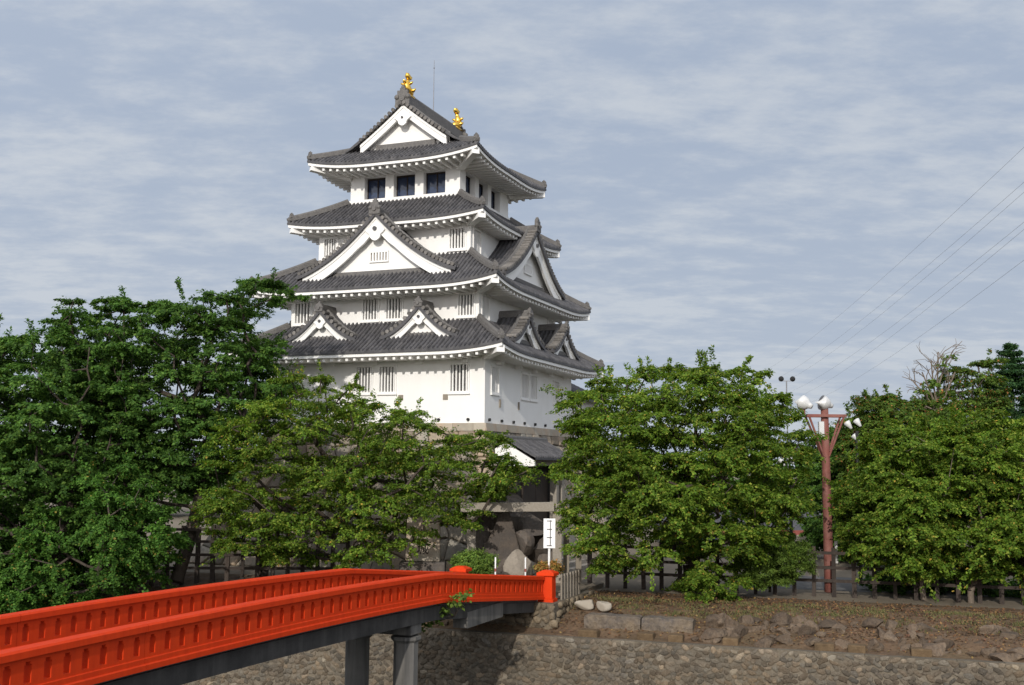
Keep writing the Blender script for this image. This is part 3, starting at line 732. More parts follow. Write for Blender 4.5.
# ------------------------------------------------------------------ red bridge
BX, BY, STEP = -6.55, 20.6, 0.42
def rail_top(n):
    if n <= 29.5: return 2.06 - .00028 * (n - 3) ** 2
    return 1.865 + (n - 29.5) / 20 * (1.03 - 1.865)
bridge = empty('red_bridge', (BX, BY, 0), -TH)
tag(bridge, 'vermilion painted footbridge with slotted parapets crossing the river toward the castle', 'bridge')
def parapet(x_in, x_out, joints, name='parapet'):
    """one side rail; outer face at x_out"""
    sgn = 1 if x_out > x_in else -1; xc = (x_in + x_out) / 2; hw = abs(x_out - x_in) / 2
    for n0, n1 in joints:
        m = MB(); ns = np.arange(n0, n1 + .01, .5) if n1 - n0 > 1 else [n0, n1]
        def band(zlo, zhi, w, nlist, ch=0.0):
            sec = [(-w, zlo), (w, zlo), (w, zhi - ch), (w - ch, zhi), (-w + ch, zhi), (-w, zhi - ch)] if ch else [(-w, zlo), (w, zlo), (w, zhi), (-w, zhi)]
            V = []; k = len(sec)
            for n in nlist: V += [(xc + a, n * STEP, rail_top(n) - .83 + h) for a, h in sec]
            F = [(i * k + j, i * k + (j + 1) % k, (i + 1) * k + (j + 1) % k, (i + 1) * k + j) for i in range(len(nlist) - 1) for j in range(k)]
            F += [tuple(range(k - 1, -1, -1)), tuple(range((len(nlist) - 1) * k, len(nlist) * k))]
            m.add(V, F)
        e = .012; nl = [n0 + e] + list(ns[1:-1]) + [n1 - e]
        band(.0, .115, hw + .055, nl, .02); band(.115, .215, hw + .02, nl, .012); band(.213, .275, hw - .004, nl)
        band(.615, .69, hw - .004, nl); band(.69, .83, hw + .065, nl, .035)
        i = n0
        while i < n1 - .01:                       # solid piers between the arched slots
            for a, b in ((i, i + .31), (i + .69, i + 1.0)):
                a = max(a, n0 + e); b = min(b, n1 - e); band(.275, .615, hw - .004, [a, b])
            for a, b, zl in ((i + .309, i + .38, .565), (i + .62, i + .691, .565)): band(zl, .6145, hw - .006, [a, b])
            i += 1
        m.build(name, M['red'], bridge)
JN = [(-30.5, -.5), (-.5, 29.5), (29.5, 49.5)]
parapet(-.2, 0.0, JN); parapet(-3.05, -3.25, JN)
for x in (.09, -3.34):
    for n, zc in ((50.05, rail_top(49.5)), (-31.05, rail_top(-30.5))):
        p = MB(); y = n * STEP
        p.box((x, y, zc - .87), (.58, .50, .14)); p.box((x, y, zc - .39), (.48, .40, .82)); 
        p.box((x, y, zc + .06), (.66, .58, .10)); p.box((x, y, zc + .155), (.66, .58, .09), taper=.45)
        p.build('end_post', M['red'], bridge, bevel=.012)
dk = MB(); ns = list(np.arange(-30.5, 49.6, .5))
V = []
for n in ns:
    z = rail_top(n) - .83; V += [(-3.02, n * STEP, z + .07), (-.23, n * STEP, z + .07), (-.23, n * STEP, z - .10), (-3.02, n * STEP, z - .10)]
dk.add(V, [(i * 4 + j, i * 4 + (j + 1) % 4, (i + 1) * 4 + (j + 1) % 4, (i + 1) * 4 + j) for i in range(len(ns) - 1) for j in range(4)])
dk.build('deck', M['asphalt'], bridge)
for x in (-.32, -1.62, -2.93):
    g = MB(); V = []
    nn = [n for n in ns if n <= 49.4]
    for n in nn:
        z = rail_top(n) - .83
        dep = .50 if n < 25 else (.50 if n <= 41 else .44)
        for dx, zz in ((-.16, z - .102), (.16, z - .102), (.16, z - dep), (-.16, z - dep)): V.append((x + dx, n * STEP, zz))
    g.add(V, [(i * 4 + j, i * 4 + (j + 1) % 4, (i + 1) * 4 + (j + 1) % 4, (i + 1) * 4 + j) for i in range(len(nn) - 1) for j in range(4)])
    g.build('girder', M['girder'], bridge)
for n in (-5.5, 26.6):
    zt = rail_top(n) - .83 - .50; y = n * STEP
    cb = MB(); cb.box((-1.45, y, zt - .14), (2.5, .66, .29)); cb.build('pier_cap', M['concrete'], bridge, bevel=.03)
    for x in (-.52, -2.05):
        c = MB(); r8 = [(math.cos(math.pi / 8 + q * math.pi / 4), math.sin(math.pi / 8 + q * math.pi / 4)) for q in range(8)]
        for (r0, z0), (r1, z1) in (((.42, zt - .335), (.42, zt - .42)), ((.34, zt - .50), (.34, -5.2))):
            c.add([(x + r0 * a, y + r0 * b, z0) for a, b in r8] + [(x + r1 * a, y + r1 * b, z1) for a, b in r8], [(q, (q + 1) % 8, 8 + (q + 1) % 8, 8 + q)[::-1] for q in range(8)] + [tuple(range(8)), tuple(range(15, 7, -1))])
        c.add([(x + .42 * a, y + .42 * b, zt - .42) for a, b in r8] + [(x + .34 * a, y + .34 * b, zt - .50) for a, b in r8], [(q, (q + 1) % 8, 8 + (q + 1) % 8, 8 + q)[::-1] for q in range(8)])
        c.build('pier_column', M['concrete'], bridge)
ab = MB()
ab.b2(-.62, -.14, 34.5 * STEP, 41.3 * STEP, .02, .50)
ab.build('abutment_block', M['concrete'], bridge)
def bl(x, y, z=0): return (*loc_to_world((BX, BY), x, y), z)

# cobbled abutment under the far end of the bridge
abut = empty('bridge_abutment', bl(-1.6, 21.5, -.9), -TH); tag(abut, 'cobbled stone abutment carrying the castle end of the red bridge', 'abutment')
m_ = MB(); m_.b2(-2.0, 2.15, -1.1, 3.6, -.3, 1.02); m_.build('core', M['mortar'], abut)
cb = MB()
def palA(r, i): b = r.uniform(.6, 1.7); return (b * 1.03, b, b * .93)
cobbles(cb, -1.0, 3.4, 0, .0, 1.02, 0, .36, lambda t, z, o: (2.15 + o, t, z), .10, seed=9, pal=palA)
cobbles(cb, -1.9, 2.0, 0, .0, 1.02, 0, .36, lambda t, z, o: (t, -1.1 - o, z), .10, seed=10, pal=palA)
cb.build('stone_facing', M['cobble'], abut, smooth=True)
pth = MB(); pth.b2(-3.3, .2, 51.5 * STEP, 27.5, -.3, .16); po = pth.build('path', M['ground']); po.location = (BX, BY, 0); po.rotation_euler = (0, 0, -TH); tag(po, kind='structure')

def rubble_slab(t0, t1, label, seed):
    r = random.Random(seed); n = 16; V = []; T = []
    for i in range(n + 1):
        t = t0 + (t1 - t0) * i / n; top = -.20 + r.uniform(-.018, .015) - (.05 if i in (0, n) else 0)
        for s_, z in ((38.02, -.90), (37.99 + r.uniform(-.03, .03), -.68), (38.0 + r.uniform(-.03, .03), -.45), (38.03, top - .02), (38.07, top), (38.5, top + .02), (39.5, -.5)):
            V.append((*bank(t, s_), z))
    k = 7; F = [(i * k + j, (i + 1) * k + j, (i + 1) * k + j + 1, i * k + j + 1) for i in range(n) for j in range(k - 1)] + [tuple(range(k)), tuple(range(n * k + k - 1, n * k - 1, -1))]
    m = MB(); m.add(V, F); o = m.build('concrete_slab', M['slab'])
    tag(o, label, 'slab')
M['slab'] = mat('rubble_concrete', (.16, .122, .084), .92, [(.9, .85, (.075, .074, .080)), (3, .5, (.075, .062, .05), (1, 1, .3)), (7, .45, (.24, .19, .13))], (5, 1.0, .12))
rubble_slab(-9.75, -7.75, 'stained rubble concrete slab on the bank ledge nearest the end of the red bridge', 1)
rubble_slab(-7.70, -5.95, 'stained rubble concrete slab on the ledge, its right end broken under the cherry tree', 2)

def rock_mb(r, sx, sy, sz, seed, cuts=8, point=0.0):
    """irregular angular stone: icosphere cut by random planes"""
    import bmesh
    rr = random.Random(seed); bm = bmesh.new(); bmesh.ops.create_icosphere(bm, subdivisions=3, radius=1.0)
    pl = []
    for _ in range(cuts):
        d = Vector((rr.gauss(0, 1), rr.gauss(0, 1), rr.gauss(0, .8))).normalized(); pl.append((d, rr.uniform(.26, .66)))
    for v in bm.verts:
        p = v.co.copy()
        for d, h in pl:
            e = p.dot(d)
            if e > h: p -= d * (e - h) * .98
        q = 1 - point * max(0, (p.z + .8) / 1.8); p.x *= q; p.y *= q
        p *= 1 + .05 * math.sin(5 * p.x + seed) * math.cos(4 * p.y)
        v.co = Vector((p.x * sx, p.y * sy, p.z * sz))
    me = bpy.data.meshes.new('boulder'); bm.to_mesh(me); bm.free()
    a = me.attributes.new('tint', 'FLOAT_COLOR', 'POINT'); t = rr.uniform(.7, 1.3)
    a.data.foreach_set('color', np.tile(np.array([t * 1.03, t, t * .96, 1], np.float32), len(me.vertices)))
    return me
def rock(name, p, size, m, seed, rz=0, label=None, cat='rock', group=None, smooth=False, point=0.0, tilt=0.0):
    me = rock_mb(None, size[0] / 2, size[1] / 2, size[2] / 2, seed, point=point); me.name = name; me.materials.append(m)
    for q in me.polygons: q.use_smooth = smooth
    o = bpy.data.objects.new(name, me); C.objects.link(o); o.location = p; o.rotation_euler = (tilt, -tilt * .7, rz); tag(o, label, cat, group); return o
rock('boulder', Vector((*bank(*(-10.05, 39.35)), -.02)) , (.85, .6, .46), M['paleboulder'], 3, .2, 'pale flat boulder on the bank top, nearer the red bridge end of two', 'boulder', smooth=True)
rock('boulder', Vector((*bank(-9.33, 39.35), .0)), (.66, .6, .52), M['paleboulder'], 5, .9, 'pale rounded boulder on the bank top, farther from the bridge of two', 'boulder', smooth=True)
rr = random.Random(77)
for i in range(150):                                     # angular stones half buried in the slope
    t = rr.uniform(-5.9, 8.5) if i < 138 else rr.uniform(-22, -14.5); s_ = rr.choice((37.65, 37.85, 38.1, 38.4, 38.7, 39.0, 39.3)) + rr.uniform(-.12, .15)
    q = rr.uniform(.22, .85) ** 1.1
    rock('bank_stone', Vector((*bank(t, s_), bank_z(s_) + .02)), (q * 1.25, q * .9, q * rr.uniform(.6, 1.0)), M['rock'], 100 + i, rr.uniform(-.6, .6),
         'brown angular stone half buried in the slope above the cobblestone wall', 'rock', 'brown stones in the bank above the river wall')
for px, py, w in ((589, 630, .68), (646, 633, .55), (676, 634, .50), (731, 641, .52), (824, 647, .62), (857, 648, .55), (921, 651, .62)):
    a, b = ray(px, py); tt = (a * E2.y - E2.x) * 37.45 / (E1.x - a * E1.y)
    m = MB(); m.box((*bank(tt, 37.46), -.80), (w, .45, .36), rz=math.atan2(E1.y, E1.x) + random.uniform(-.08, .08), tint=(.85, .68, .50)); 
    tag(m.build('concrete_block', M['mortar'], bevel=.04), 'square tan block set on the ledge at the top of the cobblestone wall', 'block', 'square blocks on the wall ledge')

# leaf litter and dry tufts on the slope
def quads(name, P, Dv, Nv, L, W, col, m, parent=None, fold=.0):
    """P base points, Dv direction, Nv normal, each a four-point leaf"""
    n = len(P); Sv = np.cross(Nv, Dv); Sv /= np.linalg.norm(Sv, axis=1)[:, None] + 1e-9
    V = np.empty((n, 4, 3), np.float32)
    V[:, 0] = P; V[:, 2] = P + Dv * L[:, None] - Nv * (L * .12)[:, None]
    mid = P + Dv * (L * .45)[:, None] + Nv * (L * fold)[:, None]
    V[:, 1] = mid + Sv * W[:, None]; V[:, 3] = mid - Sv * W[:, None]
    me = bpy.data.meshes.new(name); me.vertices.add(n * 4); me.vertices.foreach_set('co', V.ravel())
    me.loops.add(n * 4); me.loops.foreach_set('vertex_index', np.arange(n * 4, dtype=np.int32))
    me.polygons.add(n); me.polygons.foreach_set('loop_start', np.arange(0, n * 4, 4, dtype=np.int32)); me.polygons.foreach_set('loop_total', np.full(n, 4, np.int32))
    a = me.attributes.new('tint', 'FLOAT_COLOR', 'POINT'); c = np.ones((n, 4, 4), np.float32); c[:, :, :3] = col[:, None, :]; a.data.foreach_set('color', c.ravel())
    me.materials.append(m); me.update(calc_edges=True); me.validate()
    o = bpy.data.objects.new(name, me); C.objects.link(o)
    if parent is not None: o.parent = parent
    return o
def unit(v): return v / (np.linalg.norm(v, axis=-1, keepdims=True) + 1e-9)
def litter():
    n = 30000; t = rng.uniform(-24, 22, n); s_ = 37.5 + 6.0 * rng.beta(1.3, 1.4, n)
    z = np.array([bank_z(q) for q in s_]) + .03
    P = np.stack([E1.x * t + E2.x * s_, E1.y * t + E2.y * s_, z], 1)
    D = unit(np.stack([rng.normal(0, 1, n), rng.normal(0, 1, n), rng.normal(0, .35, n)], 1)); N = unit(np.stack([rng.normal(0, .4, n), rng.normal(-.3, .4, n), np.ones(n)], 1))
    pal = np.array([(.20, .10, .045), (.13, .07, .035), (.26, .15, .06), (.30, .20, .07), (.17, .085, .05), (.07, .045, .03)]); c = pal[rng.choice(6, n, p=[.25, .25, .15, .06, .17, .12])] * rng.uniform(.7, 1.2, (n, 1))
    tag(quads('fallen_leaves', P, D, N, rng.uniform(.05, .13, n), rng.uniform(.02, .045, n), c * .8, M['litter']), 'brown fallen leaves strewn over the soil slope above the wall', 'leaf litter', kind='stuff')
    n = 9000; pat = rng.uniform(-14, 20, 260); ps = rng.uniform(39.2, 41.6, 260); k = rng.integers(0, 260, n)
    t = pat[k] + rng.normal(0, .22, n); s_ = np.clip(ps[k] + rng.normal(0, .15, n), 38, 42)
    z = np.array([bank_z(q) for q in s_])
    P = np.stack([E1.x * t + E2.x * s_, E1.y * t + E2.y * s_, z], 1); D = unit(np.stack([rng.normal(0, .5, n), rng.normal(0, .5, n), np.ones(n)], 1)); N = unit(np.stack([rng.normal(0, .5, n), -np.ones(n), rng.normal(0, .3, n)], 1))
    pal = np.array([(.075, .085, .025), (.12, .11, .04), (.17, .135, .06)]); c = pal[rng.choice(3, n, p=[.45, .35, .2])] * rng.uniform(.7, 1.2, (n, 1))
    tag(quads('grass_tufts', P, D, N, rng.uniform(.06, .16, n), np.full(n, .012), c, M['litter']), 'sparse thin grass on the soil slope below the fence', 'grass', kind='stuff')
litter()

# ------------------------------------------------------------------ fences
def lattice_fence(p0, p1, step, rails, h, name, label, post=.15, skip=()):
    p0 = Vector((*p0, 0)); p1 = Vector((*p1, 0)); d = p1 - p0; Ln = d.length; ang = math.atan2(d.y, d.x)
    root = empty(name, p0, ang); tag(root, label, 'fence'); n = int(Ln / step)
    for i in range(n + 1):
        x = i * Ln / n
        if any(a <= x <= b for a, b in skip): continue
        hh = h + random.uniform(-.05, .05)
        m = MB(); t = random.uniform(.7, 1.3); m.box((x, 0, hh / 2 - .1), (post * random.uniform(.9, 1.15), post, hh + .2), rz=random.uniform(-.05, .05), tint=(t, t, t), ry=random.uniform(-.012, .012)); m.build('post', M['fencewood'], root)
    for z in rails:
        m = MB(); m.box((Ln / 2, -.09, z), (Ln, .07, .115)); m.build('rail', M['fencewood'], root)
    return root
FR0 = on_z(604, 587.5); FR1 = on_z(1000, 604)
dF = (FR1 - FR0).normalized()
lattice_fence((FR0 - dF * .6)[:2], (FR1 + dF * 9)[:2], .74, (.62, 1.12, 1.68), 1.92, 'lattice_fence', 'long dark timber rail fence along the bank top behind the right-hand cherry trees')
FL0 = Vector((-27, 46.3, 0)); FL1 = Vector((-6.9, 47.2, 0))
lattice_fence(FL0[:2], FL1[:2], .62, (.55, 1.1, 1.65, 2.15), 2.3, 'lattice_fence', 'tall dark timber rail fence under the trees, left of the red bridge')
gf = empty('picket_gate', bl(.38, 21.6), -TH + math.pi / 2); tag(gf, 'low weathered picket rail running back from the red bridge end post', 'fence')
for i in range(7):
    m = MB(); m.box((.15 + i * .33, 0, .55), (.15, .05, .95)); m.build('picket', M['greywood'], gf)
for z in (.32, .85): m = MB(); m.box((1.14, .05, z), (2.3, .05, .09)); m.build('rail', M['greywood'], gf)
st = empty('timber_barrier', on_z(569, 584)); tag(st, 'short grey timber barrier of two posts and cross rails beside the sign', 'barrier'); q = st.location.y / FPX
for x, h in ((-.12, 2.1), (.40, 1.62)): m = MB(); m.box((x, 0, h / 2), (.24, .20, h)); m.build('post', M['greywood'], st, bevel=.01)
for z in (.30, 1.25): m = MB(); m.box((.14, .02, z), (.32, .1, .15)); m.build('rail', M['greywood'], st)

# ------------------------------------------------------------------ stone gate, sign, monument, roofed gate
def gate():
    root = empty('stone_gate', (0, 46.0, 0)); tag(root, 'pale stone gate of two square posts and a long lintel before the castle base', 'gate')
    for px, w in ((471.5, .36), (557, .38)):
        a, b = ray(px, 540); m = MB(); m.box((a * 46.0, 0, 1.7), (w, .36, 3.4)); m.build('gate_post', M['granite'], root, bevel=.02)
    a0, b0 = ray(461, 505); a1, b1 = ray(554, 506); m = MB(); x0, x1 = a0 * 46.0, a1 * 46.0
    z0 = EYE + ray(446, 507)[1] * 46.0; z1 = EYE + ray(554, 506.5)[1] * 46.0
    m.box(((x0 + x1) / 2, -.25, (z0 + z1) / 2 + .0), (x1 - x0, .34, .38), ry=-math.atan2(z1 - z0, x1 - x0)); m.build('lintel', M['granite'], root, bevel=.02)
gate()
sg = empty('notice_board', (at(549.2, 560, 41.6).x, 41.6, 0)); tag(sg, 'tall white notice board on a white pole at the far end of the bridge', 'sign')
m = MB(); m.tube([(0, 0, 0), (0, 0, 1.9)], .045, 8); m.build('pole', M['whitepaint'], sg)
z0, z1 = at(549, 548, 41.6).z, at(549, 518.5, 41.6).z; w = 11.5 / FPX * 41.6
m = MB(); m.box((.0, -.05, (z0 + z1) / 2), (w, .05, z1 - z0)); bd = m.build('board', M['whitepaint'], sg)
wr = MB(); xl = w * .08
wr.b2(xl - .014, xl + .014, -.079, -.076, z0 + .08, z1 - .06)
for f in (.08, .36, .64, .915):
    zz = z1 - (z1 - z0) * f; wr.b2(-w * .22, w * .22, -.0792, -.0764, zz - .018, zz + .012)
wr.build('lettering', M['black'], bd)
mo = empty('stone_monument', (at(423, 560, 46.6).x, 46.6, 0)); tag(mo, 'upright tan stone monument with carved black lettering, on a grey plinth behind the bridge', 'monument')
z0 = at(421, 561, 46.6).z; z1 = at(421, 517, 46.6).z
m = MB(); m.box((.0, 0, (z0 + z1) / 2), (1.45, .45, z1 - z0), taper=.94); sl_ = m.build('inscribed_slab', M['ashlar'], mo, bevel=.05)
m = MB(); m.box((.0, 0, z0 / 2), (1.9, 1.0, z0)); m.build('plinth', M['greyrock'], mo, bevel=.06)
fc = bpy.data.curves.new('lettering', 'FONT'); fc.body = '城'; fc.size = .52; fc.align_x = 'CENTER'; fc.align_y = 'CENTER'; fc.extrude = .008
fo = bpy.data.objects.new('tmp', fc); C.objects.link(fo); dg = bpy.context.evaluated_depsgraph_get()
tm = bpy.data.meshes.new_from_object(fo.evaluated_get(dg)); bpy.data.objects.remove(fo); tm.name = 'lettering'; tm.materials.clear(); tm.materials.append(M['black'])
to = bpy.data.objects.new('lettering', tm); C.objects.link(to); to.parent = sl_; to.rotation_euler = (math.pi / 2, 0, 0); to.location = (.0, -.235, z0 + .50)

def roofed_gate():
    root = empty('roofed_gateway', (*loc_to_world((CX, CY), 7.0, -3.3), 0), -TH); tag(root, 'small gateway with grey tiled roof, white gable end and dark doors beside the castle base', 'gateway')
    t = MB()
    for sg in (-1, 1):
        tile_sheet(t, rib_columns(-2.75, 2.75), lambda s: 1.55, lambda s, d: 5.30 + .50 * d + .05 * d * d, lambda s, d, z: (sg * (1.55 - d), s, z), 1.55, drop=.09)
    t.build('roof', M['tile'], root)
    r = MB(); r.sweep([(0, -2.8, 6.1), (0, 2.8, 6.1)], RSEC); r.build('ridge', M['tile_ridge'], root)
    for y in (-2.66, 2.66):
        g = MB(); pr = [(-1.5, 5.22), (1.5, 5.22), (1.5, 5.0), (.0, 5.0), (-1.5, 5.0)]
        V = [(x, y + o, z) for o in (-.05, .05) for x, z in ((-1.5, 5.16), (0, 6.02), (1.5, 5.16), (1.5, 4.92), (1.1, 4.92), (-1.1, 4.92), (-1.5, 4.92))]
        g.add(V, [tuple(range(7)), tuple(range(13, 6, -1))] + [(i, 7 + i, 7 + (i + 1) % 7, (i + 1) % 7) for i in range(7)]); g.build('gable_end', M['plaster'], root)
    b = MB(); b.b2(.95, 1.25, -2.6, 2.6, 4.95, 5.22); b.build('eave_beam', M['greywood'], root)
    for y in (1.55, 2.4):
        p = MB(); p.b2(.78, 1.14, y - .18, y + .18, .0, 4.95); p.build('post', M['granite'], root, bevel=.02)
    w = MB(); w.b2(-1.3, .60, -2.55, 2.55, 0, 4.97); w.build('wall', M['dark'], root)
    for y in (-1.25, .45):
        d = MB(); d.b2(.61, .69, y - .83, y + .83, 1.0, 4.6); d.build('door', M['darkwood'], root)
    s = MB()
    for i in range(5): s.b2(.7, 1.3 + .34 * (5 - i), -2.3, 1.5, .2 * i, .2 * (i + 1) - .003 )
    s.build('step', M['granite'], root)
roofed_gate()
# rock outcrop at the foot of the base corner
for i, (px, py, Y, sz, lab) in enumerate([
    (500, 548, 45.6, (3.9, 2.6, 4.2), 'large pointed grey boulder in the middle of the rock pile by the castle base'),
    (489, 520, 47.2, (3.0, 2.4, 2.6), 'grey boulder under the stone lintel, upper left of the rock pile'),
    (512, 516, 47.3, (2.4, 2.0, 2.6), 'steep grey boulder at the top of the rock pile below the lintel'),
    (529, 532, 46.8, (2.4, 2.0, 2.4), 'grey boulder in the rock pile below the dark doors'),
    (541, 551, 46.3, (2.0, 1.8, 2.0), 'grey boulder of the rock pile just behind the white notice board'),
    (524, 549, 45.7, (1.9, 1.6, 1.6), 'rounded grey boulder of the rock pile, right of the large pointed one'),
    (480, 546, 46.2, (1.4, 1.3, 2.0), 'dark boulder at the left foot of the rock pile beside the trimmed bush'),
    (549, 562, 46.0, (1.2, 1.2, 1.1), 'low grey boulder at the right foot of the rock pile'),
    (508, 568, 45.0, (2.6, 1.4, 1.0), 'flat grey boulder at the front foot of the rock pile')]):
    rock('rock_pile_boulder', at(px, py, Y + 1.1), sz, M['greyrock'], 300 + i, .4 * i, lab, 'boulder', 'boulders piled at the castle base', point=.72 if i == 0 else .25, tilt=(0 if i == 0 else .35 * math.sin(i * 2.3)))
rock('boulder', at(519, 566, 43.6), (1.9, 1.2, 1.5), M['midrock'], 331, .1, 'pale triangular boulder standing behind the red parapet between two thin stakes', 'boulder', point=.7)
for i, (px, lab) in enumerate(((495.5, 'thin white stake behind the red parapet, the one beside the trimmed bush'), (525.5, 'thin white stake behind the red parapet, the one nearer the notice board'))):
    p = at(px, 560, 41.5); r_ = empty('stake', (p.x, 41.5, 0)); tag(r_, lab, 'stake', 'thin stakes behind the bridge')
    m = MB(); m.tube([(0, 0, 0), (0, 0, 1.55)], .03, 6); m.build('shaft', M['whitepaint'], r_)
    m = MB(); m.tube([(0, 0, 1.02), (0, 0, 1.14)], .036, 6); m.build('band', M['redroof'], r_)

# ------------------------------------------------------------------ flood-light pole
def lamp_pole():
    b = on_z(829.5, 592); Y = b.y; root = empty('floodlight_pole', b); tag(root, 'rust red steel pole carrying a pair of round white floodlights on a braced crossbar', 'light pole')
    zt = at(825, 404, Y).z; lean = at(824.5, 410, Y).x - b.x
    X = lambda z: lean * z / zt
    m = MB(); m.tube([(X(z), 0, z) for z in np.linspace(-.1, zt, 8)], [.205 - .05 * i / 7 for i in range(8)], 10); m.build('pole', M['rust'], root, smooth=True)
    zb = at(825, 416, Y).z
    for y in (-.28, .28):
        m = MB(); m.b2(X(zb) - .80, X(zb) + .80, y - .045, y + .045, zb - .05, zb + .06); m.build('crossbar', M['rust'], root)
        for sx in (-1, 1):
            m = MB(); m.tube([(X(zb) + sx * .72, y, zb), (X(zb - 1.6) + sx * .1, y * .4, zb - 1.65)], .045, 6); m.build('brace', M['rust'], root)
    for x in (-.72, 0.0, .72):
        m = MB(); m.b2(X(zb) + x - .05, X(zb) + x + .05, -.28, .28, zb - .04, zb + .05); m.build('tie_bar', M['rust'], root)
    for x, yaw, tl in ((-.72, 2.2, .25), (.12, 1.75, .18)):
        l = MB(); p = Vector((X(zt) + x - .14, -.05, zb + .52)); d = Vector((-.74, .50, .40) if x < -.5 else (-.86, -.22, .26)).normalized()
        prof = [(-.44, .11), (-.34, .14), (-.26, .17), (-.19, .26), (-.04, .33), (.10, .365), (.13, .37), (.13, .34)]
        prof = [(a * .86, r * .86) for a, r in prof]; l.tube([p + d * a for a, r in prof], [r for a, r in prof], 16); h = l.build('lamp_housing', M['lampwhite'], root, smooth=True)
        g = MB(); g.tube([p + d * .08, p + d * .116], [.288, .284], 16); g.build('lamp_glass', M['steel'], h)
        k = MB(); k.box((p.x, 0, zb + .18), (.12, .12, .26)); k.build('lamp_bracket', M['rust'], h)
    m = MB(); m.box((X(zb) - .22, -.22, zb - .55), (.20, .2, .62)); m.build('ballast_box', M['lampwhite'], root)
    m = MB(); m.box((X(1.5) + .30, -.05, 1.6), (.1, .12, .9)); m.build('conduit', M['lampwhite'], root)
lamp_pole()
def far_lamp(px, py, Y, label):
    p = at(px, py, Y); root = empty('floodlight_pole', (p.x, Y, 0)); tag(root, label, 'light pole')
    m = MB(); m.tube([(0, 0, 0), (0, 0, p.z)], .08, 8); m.build('pole', M['black'], root)
    for dx, dz in ((-.25, .1), (.15, .2), (.05, -.45)):
        l = MB(); l.tube([(dx, -.05, p.z + dz), (dx - .1, .1, p.z + dz + .2), (dx - .14, .14, p.z + dz + .27)], [.05, .13, .155], 12); l.build('lamp_housing', M['lampwhite'], root, smooth=True)
far_lamp(857, 431, 47.5, 'dark pole with a cluster of white floodlights among the leaves right of the red pole')
far_lamp(790, 468, 50, 'white floodlight cluster showing through the cherry crown left of the red pole')
def mast():
    p = at(786.5, 381, 62); root = empty('weather_mast', (p.x, 62, 0)); tag(root, 'thin steel weather mast with small wind sensors rising behind the cherry tree', 'mast')
    m = MB(); m.tube([(0, 0, 0), (0, 0, p.z)], .035, 6); m.build('mast_tube', M['steel'], root)
    m = MB(); m.box((0, 0, p.z), (.85, .04, .04)); m.build('sensor_arm', M['steel'], root)
    for x in (-.3, .35): m = MB(); m.ball((x, 0, p.z + .12), .16, 7, 5); m.build('wind_sensor', M['black'], root)
    m = MB(); m.box((0, 0, p.z - .9), (.5, .04, .04)); m.build('sensor_arm', M['steel'], root)
mast()

# overhead power cables, strung from a far pylon to the right
for i, (y0, x1, y1) in enumerate(((142, 768, 369), (178, 778, 378), (188, 788, 380), (219, 790, 392), (226, 800, 396), (258, 806, 404))):
    p0 = at(1040, y0 - 10, 95); p1 = at(x1, y1, 330); pts = []
    for q in np.linspace(0, 1, 40): p = p0.lerp(p1, q); p.z -= 4 * 1.6 * q * (1 - q); pts.append(p)
    ex = p0 + (p0 - p1) * .3; m = MB(); m.tube([ex] + pts, .014, 5, caps=False)
    tag(m.build('power_cable', M['wire']), 'thin dark power cable slanting across the sky at the right', 'cable', 'power cables strung across the sky')

# low buildings glimpsed behind the right-hand trees
def house(px0, px1, ytop, Y, dpt, wall, roofm, label):
    a = at(px0, ytop, Y); b = at(px1, ytop, Y); h = a.z; w = b.x - a.x
    root = empty('house', ((a.x + b.x) / 2, Y, 0)); tag(root, label, 'house')
    m = MB(); m.b2(-w / 2, w / 2, 0, dpt, 0, h); wl_ = m.build('wall', wall, root)
    m = MB(); V = [(-w / 2 - .5, -.6, h), (w / 2 + .5, -.6, h), (w / 2 + .5, dpt / 2, h + 1.6), (-w / 2 - .5, dpt / 2, h + 1.6), (-w / 2 - .5, dpt + .6, h), (w / 2 + .5, dpt + .6, h)]
    m.add(V, [(0, 1, 2, 3), (3, 2, 5, 4), (0, 3, 4), (1, 5, 2), (0, 4, 5, 1)]); m.build('roof', M['tile'], root)
    m = MB(); m.b2(-w / 2 - .5, w / 2 + .5, -.66, -.602, h - .12, h + .14); m.build('eave_trim', roofm, root)
    n = max(1, int(w / 3.2))
    for i in range(n):
        x = -w / 2 + (i + .5) * w / n
        m = MB(); m.b2(x - .8, x + .8, -.03, .02, h * .30, h * .78); wn_ = m.build('window', M['glass'], root)
        m = MB(); m.b2(x - .86, x + .86, -.045, -.031, h * .26, h * .30); m.build('sill', M['cream'], wn_)
house(672, 796, 531, 66, 7, M['concrete'], M['redroof'], 'long low grey building with a dull red eave, behind the cherry tree')
house(797, 846, 528, 74, 6, M['cream'], M['cream'], 'small cream building seen behind the red floodlight pole')
rd = MB(); a, b_ = bank(-5, 48.5), bank(70, 48.5); rd.add([(*bank(-5, 47.2), .006), (*bank(60, 47.2), .006), (*bank(60, 53), .006), (-0 + bank(-5, 53)[0], bank(-5, 53)[1], .006)], [(0, 1, 2, 3)])
tag(rd.build('road', M['asphalt']), kind='structure')

